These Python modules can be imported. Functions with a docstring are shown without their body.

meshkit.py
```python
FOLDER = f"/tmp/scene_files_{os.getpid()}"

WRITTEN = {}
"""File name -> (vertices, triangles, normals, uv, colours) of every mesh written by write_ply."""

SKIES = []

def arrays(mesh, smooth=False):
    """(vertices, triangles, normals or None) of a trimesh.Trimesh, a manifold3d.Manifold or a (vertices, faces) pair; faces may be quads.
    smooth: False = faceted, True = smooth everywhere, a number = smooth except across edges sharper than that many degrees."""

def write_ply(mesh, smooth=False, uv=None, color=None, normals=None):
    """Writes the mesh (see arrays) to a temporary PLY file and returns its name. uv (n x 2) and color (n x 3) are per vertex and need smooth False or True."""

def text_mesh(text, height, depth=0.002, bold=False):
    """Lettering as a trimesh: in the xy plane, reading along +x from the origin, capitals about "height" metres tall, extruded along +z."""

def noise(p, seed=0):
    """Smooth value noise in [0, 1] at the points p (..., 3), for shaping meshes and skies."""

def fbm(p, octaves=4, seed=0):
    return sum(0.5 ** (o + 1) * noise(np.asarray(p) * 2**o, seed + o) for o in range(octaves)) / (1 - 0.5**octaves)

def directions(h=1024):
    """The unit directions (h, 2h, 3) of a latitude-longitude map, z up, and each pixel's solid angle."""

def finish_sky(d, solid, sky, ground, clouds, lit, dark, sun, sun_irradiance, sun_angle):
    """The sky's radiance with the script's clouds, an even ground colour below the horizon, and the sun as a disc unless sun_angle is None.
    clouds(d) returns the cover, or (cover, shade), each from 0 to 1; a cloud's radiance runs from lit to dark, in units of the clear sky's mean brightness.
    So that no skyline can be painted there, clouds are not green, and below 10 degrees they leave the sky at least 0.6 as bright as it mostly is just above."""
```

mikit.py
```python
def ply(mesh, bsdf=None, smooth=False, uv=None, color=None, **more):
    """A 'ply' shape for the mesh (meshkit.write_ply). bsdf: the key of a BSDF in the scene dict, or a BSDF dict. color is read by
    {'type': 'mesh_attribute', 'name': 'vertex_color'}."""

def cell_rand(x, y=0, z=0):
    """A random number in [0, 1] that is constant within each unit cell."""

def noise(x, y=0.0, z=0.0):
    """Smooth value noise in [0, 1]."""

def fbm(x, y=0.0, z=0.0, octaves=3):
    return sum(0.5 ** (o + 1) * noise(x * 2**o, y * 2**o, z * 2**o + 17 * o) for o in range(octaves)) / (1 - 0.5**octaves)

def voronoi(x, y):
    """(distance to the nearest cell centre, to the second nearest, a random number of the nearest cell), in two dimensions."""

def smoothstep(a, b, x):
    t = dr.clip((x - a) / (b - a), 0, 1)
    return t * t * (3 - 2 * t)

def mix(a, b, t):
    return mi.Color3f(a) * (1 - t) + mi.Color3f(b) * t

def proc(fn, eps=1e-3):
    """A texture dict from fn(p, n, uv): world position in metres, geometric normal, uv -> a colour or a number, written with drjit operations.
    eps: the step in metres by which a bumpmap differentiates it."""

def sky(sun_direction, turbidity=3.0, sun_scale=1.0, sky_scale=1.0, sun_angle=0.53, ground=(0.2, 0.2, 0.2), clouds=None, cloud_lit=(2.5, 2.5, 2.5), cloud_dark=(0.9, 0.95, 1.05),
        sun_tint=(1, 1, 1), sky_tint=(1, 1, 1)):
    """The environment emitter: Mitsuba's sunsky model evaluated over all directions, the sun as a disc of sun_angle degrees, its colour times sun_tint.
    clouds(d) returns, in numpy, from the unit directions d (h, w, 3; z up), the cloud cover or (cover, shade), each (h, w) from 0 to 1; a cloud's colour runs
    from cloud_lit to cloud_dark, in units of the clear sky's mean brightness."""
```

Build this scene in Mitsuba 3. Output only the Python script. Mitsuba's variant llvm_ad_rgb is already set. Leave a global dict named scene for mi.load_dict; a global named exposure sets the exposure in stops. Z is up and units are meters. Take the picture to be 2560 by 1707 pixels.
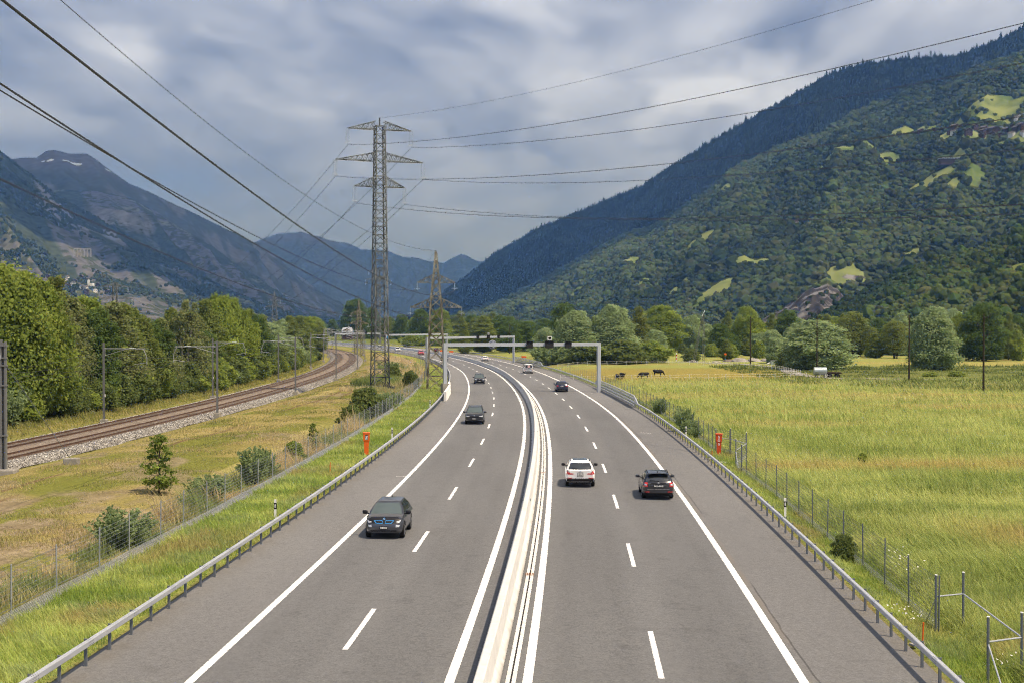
import math, random
import numpy as np, trimesh, mitsuba as mi, drjit as dr
import manifold3d as m3d
import shapely.geometry as sg
import mikit, meshkit

# ------------------------------------------------------------------ camera, sky, exposure
T = mi.ScalarTransform4f
CAM_H = 9.7
exposure = 1.82
scene, labels = {}, {}
PITCH = math.atan((341.0 - 324.4) / 1405.0)
scene['camera'] = {'type': 'perspective', 'fov': 40.05, 'fov_axis': 'x', 'near_clip': 0.5, 'far_clip': 60000.0,
                   'medium': {'type': 'ref', 'id': 'air'},
                   'to_world': T().look_at(origin=[0, 0, CAM_H], target=[0, math.cos(PITCH), CAM_H - math.sin(PITCH)], up=[0, 0, 1])}

def cloud_cover(d):
    z = np.maximum(d[..., 2], 0.0); n = np.zeros_like(z)
    q = np.stack([d[..., 0] / (z + 0.13), d[..., 1] / (z + 0.13), n], -1)
    az = np.arctan2(d[..., 0], d[..., 1]); el = np.arcsin(np.clip(z, 0, 1))
    warp = np.stack([meshkit.fbm(q * [1.6, .7, 1] + 7.3, 4, 5) - .5, meshkit.fbm(q * [1.6, .7, 1] + 17.3, 4, 6) - .5, n], -1)
    w = q + warp * .75
    big = meshkit.fbm(w * [1.0, .42, 1] + 3.1, 5, 11) - .5          # wide banks
    mid = meshkit.fbm(w * [2.6, 1.1, 1] + 9.7, 5, 23) - .5          # rolls
    n1, n2 = meshkit.fbm(w * [3.2, 2.0, 1] + 41.0, 3, 51), meshkit.fbm(w * [7.0, 4.6, 1] + 4.0, 3, 53)
    billow = (np.abs(n1 - .5) * 2.2 + np.abs(n2 - .5) * 1.1) - .34      # cauliflower heads
    fine = meshkit.fbm(w * [7.5, 3.0, 1] + 1.7, 4, 31) - .5
    storm = np.exp(-((az + .12) / .36) ** 2) * np.exp(-(el / .145) ** 2)          # rain curtain at the head of the valley
    calm = .35 + .65 * np.clip(el / .14, 0, 1)
    lit = .50 + (1.8 * big + 1.35 * mid + .8 * fine + .30 * billow) * calm + .22 * np.clip(az / .35, -1, 1) * np.clip(1.3 - el, 0, 1)
    puff = np.clip((meshkit.fbm(w * [2.0, 1.5, 1] + 31.0, 5, 41) - .53) * 6, 0, 1) * np.clip((el - .085) / .05, 0, 1)
    lit = np.clip(lit + .5 * puff, 0, 1) * (1 - .85 * storm)
    return np.full(z.shape, .95), 1 - np.clip(lit, 0, 1)

scene['sky'] = mikit.sky((0.48, -0.30, 1.0), turbidity=3, clouds=cloud_cover, cloud_lit=(2.40, 2.48, 2.85), cloud_dark=(0.42, 0.57, 1.02))

# ------------------------------------------------------------------ helpers
rng = np.random.default_rng(7)
count = {}
def numbered(name):
    n = count.get(name, 0); count[name] = n + 1
    return name if n == 0 else f'{name}_{n:03d}'
def tag(key, label=None, cat=None, group=None, kind=None):
    e = labels.setdefault(key, {})
    for k, v in (('label', label), ('category', cat), ('group', group), ('kind', kind)):
        if v: e[k] = v
    return key
def thing(name, label, cat, group=None):
    return tag(numbered(name), label, cat, group)
def part(parent, name, mesh, bsdf, smooth=False, tw=None, label=None, kind=None, **kw):
    key = numbered(f'{parent}__{name}' if parent else name)
    scene[key] = mesh if isinstance(mesh, dict) else mikit.ply(mesh, bsdf, smooth, **kw)
    if tw is not None: scene[key] = {**scene[key], 'to_world': tw}
    if label or kind: tag(key, label, kind=kind)
    return key
def struct(name, mesh, bsdf, smooth=False, label=None, **kw):
    key = part(None, name, mesh, bsdf, smooth, **kw); tag(key, label, kind='structure'); return key

class MB:
    """collects boxes, bars and tubes of one mesh"""
    def __init__(s): s.v, s.f, s.n = [], [], 0
    def add(s, v, f):
        v = np.asarray(v, float); s.v.append(v); s.f.append(np.asarray(f) + s.n); s.n += len(v); return s
    def mesh(s): return (np.vstack(s.v), np.vstack(s.f))
    def tm(s, m): return s.add(m.vertices, m.faces)
    def box(s, c, size, rz=0.0):
        c = np.asarray(c, float); h = np.asarray(size, float) / 2
        p = np.array([[x, y, z] for x in (-1, 1) for y in (-1, 1) for z in (-1, 1)]) * h
        ca, sa = math.cos(rz), math.sin(rz)
        p = np.stack([p[:, 0] * ca - p[:, 1] * sa, p[:, 0] * sa + p[:, 1] * ca, p[:, 2]], 1) + c
        return s.add(p, BOXF)
    def bar(s, a, b, w, h=None, sides=4):
        a, b = np.asarray(a, float), np.asarray(b, float); d = b - a; L = np.linalg.norm(d)
        if L < 1e-9: return s
        d /= L; u = np.cross(d, [0, 0, 1.0] if abs(d[2]) < 0.95 else [1.0, 0, 0]); u /= np.linalg.norm(u); w2 = np.cross(u, d)
        h = w if h is None else h
        ang = np.arange(sides) * 2 * math.pi / sides + (math.pi / 4 if sides == 4 else 0)
        k = math.sqrt(2) if sides == 4 else 1
        ring = np.cos(ang)[:, None] * u * (w / 2) * k + np.sin(ang)[:, None] * w2 * (h / 2) * k
        i = np.arange(sides); j = (i + 1) % sides
        f = np.vstack([np.stack([i, j, j + sides], 1), np.stack([i, j + sides, i + sides], 1),
                       np.stack([i * 0, j, i], 1)[1:-1], np.stack([i * 0 + sides, i + sides, j + sides], 1)[1:-1]])
        return s.add(np.vstack([a + ring, b + ring]), f)
    def tube(s, pts, r, sides=5, cap=False):
        p = np.asarray(pts, float); t = np.gradient(p, axis=0); t /= np.linalg.norm(t, axis=1, keepdims=True) + 1e-12
        a = np.cross(t, np.where(np.abs(t[:, 2:]) < 0.9, [0, 0, 1.0], [1.0, 0, 0])); a /= np.linalg.norm(a, axis=1, keepdims=True) + 1e-12
        b = np.cross(t, a); ang = np.arange(sides) * 2 * math.pi / sides
        rr = np.broadcast_to(r, (len(p),))
        v = p[:, None] + rr[:, None, None] * (np.cos(ang)[None, :, None] * a[:, None] + np.sin(ang)[None, :, None] * b[:, None])
        i, j = np.meshgrid(np.arange(len(p) - 1), np.arange(sides), indexing='ij')
        q = np.stack([i * sides + j, i * sides + (j + 1) % sides, (i + 1) * sides + (j + 1) % sides, (i + 1) * sides + j], -1).reshape(-1, 4)
        return s.add(v.reshape(-1, 3), np.vstack([q[:, [0, 2, 1]], q[:, [0, 3, 2]]]))
    def quad(s, a, b, c, d): return s.add([a, b, c, d], [[0, 1, 2], [0, 2, 3]])
BOXF = np.array([[0, 1, 3], [0, 3, 2], [4, 6, 7], [4, 7, 5], [0, 4, 5], [0, 5, 1], [2, 3, 7], [2, 7, 6], [0, 2, 6], [0, 6, 4], [1, 5, 7], [1, 7, 3]])
def box(c, size, rz=0.0): return MB().box(c, size, rz).mesh()
def loft(P, closed=True, caps=False):
    """grid of points (rings, n, 3) to a mesh"""
    P = np.asarray(P, float); m, n = P.shape[:2]
    i, j = np.meshgrid(np.arange(m - 1), np.arange(n if closed else n - 1), indexing='ij'); k = (j + 1) % n
    q = np.stack([i * n + j, i * n + k, (i + 1) * n + k, (i + 1) * n + j], -1).reshape(-1, 4)
    f = np.vstack([q[:, [0, 1, 2]], q[:, [0, 2, 3]]]); v = P.reshape(-1, 3)
    if caps:
        v = np.vstack([v, P[0].mean(0), P[-1].mean(0)]); a = np.arange(n); b = (a + 1) % n
        f = np.vstack([f, np.stack([b, a, a * 0 + m * n], 1), np.stack([a, b, a * 0 + 1], 1) + [(m - 1) * n, (m - 1) * n, m * n]])
    return v, f
def rbox(size, r, c=(0, 0, 0), seg=8):
    """box with rounded edges"""
    h = np.maximum(np.asarray(size, float) / 2 - r, 1e-4)
    s = m3d.Manifold.sphere(r, seg)
    m = m3d.Manifold.batch_hull([s.translate([x * h[0], y * h[1], z * h[2]]) for x in (-1, 1) for y in (-1, 1) for z in (-1, 1)]).translate(list(map(float, c)))
    q = m.to_mesh(); return trimesh.Trimesh(q.vert_properties[:, :3], q.tri_verts, process=False)
def cyl(r, h, c=(0, 0, 0), axis='z', n=20):
    m = trimesh.creation.cylinder(r, h, sections=n)
    if axis == 'y': m.apply_transform(trimesh.transformations.rotation_matrix(math.pi / 2, [1, 0, 0]))
    if axis == 'x': m.apply_transform(trimesh.transformations.rotation_matrix(math.pi / 2, [0, 1, 0]))
    m.apply_translation(c); return m
def fb(x, y, sc, o=4, seed=0):
    return meshkit.fbm(np.stack([np.asarray(x) / sc, np.asarray(y) / sc, np.zeros_like(np.asarray(x, float))], -1), o, seed)
def sst(a, b, x):
    t = np.clip((x - a) / (b - a), 0, 1); return t * t * (3 - 2 * t)

# ------------------------------------------------------------------ materials
def rgb(*c): return {'type': 'rgb', 'value': list(c)}
def two(b): return {'type': 'twosided', 'bsdf': b}
def prin(c, rough=0.6, metal=0.0, spec=0.4, coat=0.0):
    d = {'type': 'principled', 'base_color': c if isinstance(c, dict) else rgb(*c), 'roughness': rough, 'metallic': metal, 'specular': spec}
    if coat: d.update(clearcoat=coat, clearcoat_gloss=0.95)
    return two(d)
noise, vfbm, mix, sstep = mikit.noise, mikit.fbm, mikit.mix, mikit.smoothstep

def asphalt_fn(p, n, uv):
    s, o = uv.x, uv.y
    blot = vfbm(p.x * 0.30, p.y * 0.05, 0.0, 3)
    grain = noise(p.x * 26, p.y * 26)
    grain2 = noise(p.x * 9 + 4, p.y * 7)
    c = mix((0.104, 0.105, 0.107), (0.132, 0.133, 0.134), blot)
    lane = dr.select(o > -0.9, (o - 0.2) / 3.8, (o + 8.8) / 3.45)
    fr = lane - dr.floor(lane)
    wheel = dr.exp(-dr.square((fr - 0.27) / 0.11)) + dr.exp(-dr.square((fr - 0.75) / 0.11))
    on = sstep(-8.9, -8.6, o) * (1 - sstep(7.7, 8.0, o))
    c = c * (1 - on * (0.09 * wheel + 0.16 * dr.exp(-dr.square((fr - 0.5) / 0.16)) * vfbm(s * 0.05, lane * 0.5, 3.0, 2)))
    c = mix(c, c * mi.Color3f(1.13, 1.115, 1.10), 1 - on)
    c = c * (0.72 + 0.38 * grain + 0.18 * grain2)
    patch = sstep(0.62, 0.70, vfbm(s * 0.018 + 5.0, o * 0.11, 7.0, 3)); c = c * (1 - 0.06 * patch)
    spots = sstep(0.80, 0.86, noise(p.x * 1.1 + 31.0, p.y * 0.8)) * noise(p.x * 6.0, p.y * 5.0); c = c * (1 - 0.14 * spots)
    seam = dr.abs(o - 8.20 - 0.12 * (noise(s * 0.11) - 0.5) - 0.05 * (noise(s * 0.9) - 0.5))
    c = c * (1 - 0.5 * (1 - sstep(0.012, 0.05, seam)) * sstep(0.36, 0.44, noise(s * 0.045 + 2.2)))
    c = mix(c, mi.Color3f(0.16, 0.135, 0.105), 0.5 * (1 - sstep(0.05, 0.16, dr.abs(o - 8.05))) * noise(s * 0.4, 8.0))
    dust = dr.maximum(sstep(-11.0, -12.0, o), sstep(10.6, 11.4, o))
    c = mix(c, mi.Color3f(0.125, 0.11, 0.085), 0.45 * dust * noise(p.x * 1.3, p.y * 1.3))
    hair = dr.abs(s - 206.0 + 0.05 * o) ; c = c * (1 - 0.35 * (1 - sstep(0.05, 0.2, hair)))
    hair = dr.abs(s - 118.0 + 0.30 * o) ; c = c * (1 - 0.22 * (1 - sstep(0.03, 0.12, hair)))
    return c
scene['asphalt'] = two({'type': 'principled', 'base_color': mikit.proc(asphalt_fn), 'roughness': 0.75, 'specular': 0.3})
def paint_fn(p, n, uv):
    w = vfbm(p.x * 5, p.y * 1.4, 0.0, 4); g = noise(p.x * 40, p.y * 30)
    return mix((0.74, 0.74, 0.73), (0.84, 0.84, 0.84), sstep(0.25, 0.5, w)) * (0.90 + 0.12 * g)
scene['road_paint'] = two({'type': 'diffuse', 'reflectance': mikit.proc(paint_fn)})
def concrete_fn(p, n, uv):
    w = vfbm(p.x * 1.2, p.y * 0.5, p.z * 4, 4); st = noise(p.x * 7, p.y * 7, p.z * 0.7)
    foot = sstep(0.20, 0.02, uv.y + 0.10 * noise(uv.x * 2.0) - 0.05)
    c = mix((0.62, 0.615, 0.59), (0.77, 0.765, 0.74), w) * (0.84 + 0.2 * st)
    return mix(c, mi.Color3f(0.22, 0.19, 0.15), foot * 0.55)
scene['concrete'] = two({'type': 'diffuse', 'reflectance': mikit.proc(concrete_fn)})
def plinth_fn(p, n, uv):
    w = vfbm(p.x * 2.2, p.y * 2.2, p.z * 2, 4)
    return mix((0.20, 0.18, 0.155), (0.42, 0.40, 0.36), w)
scene['old_concrete'] = two({'type': 'diffuse', 'reflectance': mikit.proc(plinth_fn)})
def galv_fn(p, n, uv):
    w = vfbm(p.x * 3, p.y * 0.8, p.z * 5, 3)
    return mix((0.40, 0.425, 0.46), (0.57, 0.595, 0.63), w)
scene['galvanised'] = two({'type': 'principled', 'base_color': mikit.proc(galv_fn), 'roughness': 0.42, 'metallic': 0.45, 'specular': 0.5})
scene['post_steel'] = prin((0.16, 0.18, 0.21), 0.5, 0.4)
scene['gantry_paint'] = prin((0.44, 0.475, 0.53), 0.45, 0.2)
scene['mast_steel'] = prin((0.19, 0.195, 0.20), 0.55, 0.35)
scene['arm_steel'] = prin((0.36, 0.38, 0.40), 0.5, 0.35)
def lattice_fn(p, n, uv):
    w = vfbm(p.x * 1.6, p.y * 1.6, p.z * 0.8, 3)
    return mix((0.055, 0.062, 0.058), (0.20, 0.205, 0.19), sstep(0.3, 0.75, w))
scene['pylon_steel'] = two({'type': 'principled', 'base_color': mikit.proc(lattice_fn), 'roughness': 0.7, 'metallic': 0.0, 'specular': 0.25})
def lattice2_fn(p, n, uv):
    w = vfbm(p.x * 2.6, p.y * 2.6, p.z * 1.2, 3)
    return mix((0.07, 0.062, 0.04), (0.27, 0.25, 0.18), sstep(0.3, 0.7, w))
scene['pylon_weathered'] = two({'type': 'principled', 'base_color': mikit.proc(lattice2_fn), 'roughness': 0.7, 'metallic': 0.1})
scene['wire'] = prin((0.035, 0.037, 0.045), 0.6)
scene['insulator'] = prin((0.42, 0.47, 0.50), 0.25)
scene['insulator_brown'] = prin((0.25, 0.075, 0.03), 0.35)
scene['black'] = prin((0.008, 0.008, 0.010), 0.4)
scene['black_matt'] = prin((0.012, 0.012, 0.013), 0.75)
scene['white'] = prin((0.78, 0.78, 0.77), 0.5)
scene['sos_red'] = prin((0.62, 0.075, 0.018), 0.4)
scene['sos_orange'] = prin((0.72, 0.13, 0.015), 0.4)
scene['rust'] = prin((0.16, 0.065, 0.03), 0.8)
def rail_fn(p, n, uv):
    w = noise(p.x * 3, p.y * 3)
    side = mix((0.085, 0.048, 0.032), (0.13, 0.078, 0.055), w)
    return mix(side, mi.Color3f(0.20, 0.17, 0.15), sstep(0.75, 0.95, n.z))
scene['rail_steel'] = two({'type': 'principled', 'base_color': mikit.proc(rail_fn), 'roughness': 0.5, 'metallic': 0.25})
def sleeper_fn(p, n, uv):
    return mix((0.12, 0.095, 0.075), (0.24, 0.21, 0.18), noise(p.x * 2, p.y * 2))
scene['sleeper'] = two({'type': 'diffuse', 'reflectance': mikit.proc(sleeper_fn)})
def ballast_fn(p, n, uv):
    f1, f2, r = mikit.voronoi(p.x * 4.2, p.y * 4.2)
    st = mix((0.15, 0.135, 0.12), (0.56, 0.53, 0.48), r)
    st = st * sstep(0.0, 0.28, f2 - f1)
    o = dr.abs(uv.x)
    rusty = sstep(3.6, 2.2, o) * (0.45 + 0.4 * noise(p.x * 0.2, p.y * 0.2))
    st = mix(st, mi.Color3f(0.30, 0.235, 0.18), rusty)
    edge = sstep(4.7, 5.3, uv.x)
    st = mix(st, mi.Color3f(0.42, 0.41, 0.41), edge * 0.7)
    return st * 0.82
scene['ballast'] = two({'type': 'diffuse', 'reflectance': mikit.proc(ballast_fn)})
def wood_fn(p, n, uv):
    return mix((0.030, 0.024, 0.018), (0.075, 0.062, 0.046), vfbm(p.x * 6, p.y * 6, p.z * 0.6, 3))
scene['pole_wood'] = two({'type': 'diffuse', 'reflectance': mikit.proc(wood_fn)})
def bark_fn(p, n, uv):
    return mix((0.045, 0.035, 0.026), (0.12, 0.10, 0.08), vfbm(p.x * 4, p.y * 4, p.z * 1.2, 3))
scene['bark'] = two({'type': 'diffuse', 'reflectance': mikit.proc(bark_fn)})
scene['birch_bark'] = two({'type': 'diffuse', 'reflectance': rgb(0.42, 0.38, 0.33)})
VC = {'type': 'mesh_attribute', 'name': 'vertex_color'}
scene['leaf'] = {'type': 'principledthin', 'base_color': VC, 'diff_trans': 1.05, 'roughness': 0.55, 'spec_trans': 0.0}
scene['grass_blade'] = {'type': 'principledthin', 'base_color': VC, 'diff_trans': 1.0, 'roughness': 0.7, 'spec_trans': 0.0}
scene['tinted'] = two({'type': 'diffuse', 'reflectance': VC})
scene['tyre'] = prin((0.010, 0.010, 0.010), 0.8)
scene['alloy'] = prin((0.35, 0.36, 0.38), 0.35, 0.8)
scene['glass_dark'] = prin((0.012, 0.015, 0.016), 0.05, 0, 1.0, 1.0)
scene['glass_pale'] = prin((0.075, 0.098, 0.092), 0.05, 0, 1.0, 1.0)
scene['car_black'] = prin((0.010, 0.010, 0.012), 0.16, 0.0, 0.9, 1.0)
scene['car_graphite'] = prin((0.070, 0.074, 0.088), 0.16, 0.55, 0.9, 1.0)
scene['car_grey'] = prin((0.022, 0.024, 0.030), 0.16, 0.35, 0.9, 1.0)
scene['car_white'] = prin((0.76, 0.76, 0.75), 0.16, 0.0, 0.9, 1.0)
scene['car_navy'] = prin((0.014, 0.022, 0.060), 0.16, 0.3, 0.9, 1.0)
scene['car_red'] = prin((0.48, 0.018, 0.025), 0.16, 0.0, 0.9, 1.0)
scene['car_maroon'] = prin((0.07, 0.008, 0.012), 0.16, 0.2, 0.9, 1.0)
scene['trim_grey'] = prin((0.30, 0.30, 0.31), 0.4, 0.5)
scene['lamp_clear'] = prin((0.62, 0.64, 0.66), 0.12, 0.3, 0.6, 1.0)
scene['lamp_red'] = prin((0.50, 0.010, 0.008), 0.15, 0, 0.6, 1.0)
scene['grille_blue'] = prin((0.05, 0.30, 0.68), 0.3, 0.2)
scene['plate_white'] = prin((0.62, 0.62, 0.60), 0.5)
scene['cow_hide'] = prin((0.010, 0.009, 0.008), 0.7)
scene['tank_steel'] = prin((0.36, 0.42, 0.44), 0.4, 0.4)
scene['roof_slate'] = prin((0.10, 0.085, 0.075), 0.8)
scene['chalet_wood'] = prin((0.055, 0.030, 0.018), 0.8)
scene['render_white'] = prin((0.66, 0.65, 0.62), 0.8)
scene['tin_roof'] = prin((0.42, 0.45, 0.48), 0.45, 0.4)
scene['crane_orange'] = prin((0.65, 0.20, 0.05), 0.5)
# ------------------------------------------------------------------ road and railway centre lines (metres; s along, o to the right)
class Line:
    def __init__(L, knots, k, x0, y0, h0, zk, zv, bk=None, bv=None, s0=0.0, s1=1000.0):
        L.S = np.arange(s0, s1 + 1, 2.0); kk = np.interp(L.S, knots, k); kk[L.S < 0] = 0 if s0 < 0 else kk[L.S < 0]
        h = np.concatenate([[0], np.cumsum(kk[:-1]) * 2]); i0 = int(np.argmin(abs(L.S))); L.h = h - h[i0] + h0
        x = np.concatenate([[0], np.cumsum(-np.sin(L.h[:-1])) * 2]); y = np.concatenate([[0], np.cumsum(np.cos(L.h[:-1])) * 2])
        L.x, L.y = x - x[i0] + x0, y - y[i0] + y0
        L.z = np.interp(L.S, zk, zv); L.b = np.interp(L.S, bk, bv) if bk else L.S * 0
    def at(L, s, o=0.0, z=0.0):
        s = np.asarray(s, float); x, y, h, zz, b = (np.interp(s, L.S, a) for a in (L.x, L.y, L.h, L.z, L.b))
        return np.stack(np.broadcast_arrays(x + o * np.cos(h), y + o * np.sin(h), zz + b * o + z), -1)
    def head(L, s): return float(np.interp(s, L.S, L.h))
    def near(L, x, y):
        from scipy.spatial import cKDTree
        t = cKDTree(np.stack([L.x, L.y], 1)); p = np.stack([np.ravel(x), np.ravel(y)], 1); _, i = t.query(p)
        dx, dy = p[:, 0] - L.x[i], p[:, 1] - L.y[i]; c, s_ = np.cos(L.h[i]), np.sin(L.h[i])
        return (L.S[i] - s_ * dx + c * dy).reshape(np.shape(x)), (c * dx + s_ * dy).reshape(np.shape(x))
ROAD = Line([0, 150, 250, 350, 450, 550, 700, 1000], np.array([.204, .5477, .2976, .7564, .7787, .4001, .4001, .4001]) / 1000, -1.7774, 0, -.0566,
            [0, 150, 350, 550, 1000], [0, 0, -.74, -.28, .06], [0, 200, 400, 700], [-.0222, -.0057, .0038, -.0004], s0=-80, s1=1100)
RAIL = Line([0, 100, 200, 300, 400, 500, 600, 1000], np.array([.3679, .6249, .4721, .4902, .8737, 1.0212, 1.1684, 1.1684]) / 1000, -45.103, 60, -.0786,
            [0, 250, 450, 1000], [-.53, -.53, .15, .15], s0=-100, s1=900)
O_RAIL_L, O_RAIL_R = -12.0, 11.44
O_FENCE_L, O_FENCE_R = -16.55, 13.4

def ribbon(line, ss, oo, z=0.0, uvs=True):
    ss, oo = np.asarray(ss, float), np.asarray(oo, float)
    P = np.stack([line.at(ss, o, z) for o in oo], 1); v, f = loft(P[:, ::-1], closed=False)
    S_, O_ = np.meshgrid(ss, oo[::-1], indexing='ij')
    return v, f, np.stack([S_.ravel(), O_.ravel()], 1)

# ------------------------------------------------------------------ ground
def ground_z(x, y, full=False):
    x, y = np.asarray(x, float), np.asarray(y, float)
    s, o = ROAD.near(x, y); rs, ro = RAIL.near(x, y)
    zr = np.interp(s, ROAD.S, ROAD.z) + np.interp(s, ROAD.S, ROAD.b) * np.clip(o, -13, 13)
    zt = np.interp(rs, RAIL.S, RAIL.z)
    ao = np.abs(o)
    w = sst(24.0, 13.0, ao)
    rough = (fb(x, y, 9.0, 4, 3) - 0.5) * 0.5
    z = zr * w + rough * (1 - w) * 0.8
    z = z - 0.22 * sst(12.2, 13.2, o) * sst(17, 13.5, o)
    # left: shallow ditch behind the fence, then the bank up to the railway
    dist = np.exp(-((o + 19.5) / 2.0) ** 2); z = z - 0.55 * dist * (o < 0)
    bank = np.exp(-((ro - 12.5) / 5.0) ** 2) * (o < -17) * sst(60, 25, s); z = z - bank * 0.35 * (0.6 + fb(x, y, 3.0, 4, 9))
    wr = sst(11.0, 6.0, np.abs(ro)) * (o < -15)
    z = z * (1 - wr) + (zt - 0.30 + 0.12 * (fb(x, y, 2.0, 3, 5) - .5)) * wr
    under = sst(5.8, 4.8, np.abs(ro)) * (o < -15); z = z * (1 - under) + (zt - 1.0) * under
    road = (o > -12.35) & (o < 11.75); z = np.where(road, zr - 0.12, z)
    far = sst(600, 1500, np.hypot(x, y)); z = z * (1 - far)
    return (z, s, o, rs, ro) if full else z
def axis(parts):
    out = []
    for a, b, st in parts: out.append(np.arange(a, b, st))
    return np.concatenate(out)
gx = np.concatenate([-np.geomspace(9000, 150, 26), axis([(-148, -60, 2.5), (-60, 34, 0.7), (34, 150, 2.5)]), np.geomspace(150, 9000, 26)])
gy = np.concatenate([-np.geomspace(1500, 60, 12), axis([(-58, 30, 3), (30, 130, 0.8), (130, 320, 2.0), (320, 700, 5)]), np.geomspace(700, 16000, 30)])
GX, GY = np.meshgrid(gx, gy, indexing='xy')
GZ, GS, GO, GRS, GRO = ground_z(GX, GY, True)
v, f = loft(np.stack([GX, GY, GZ], -1), closed=False)
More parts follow.
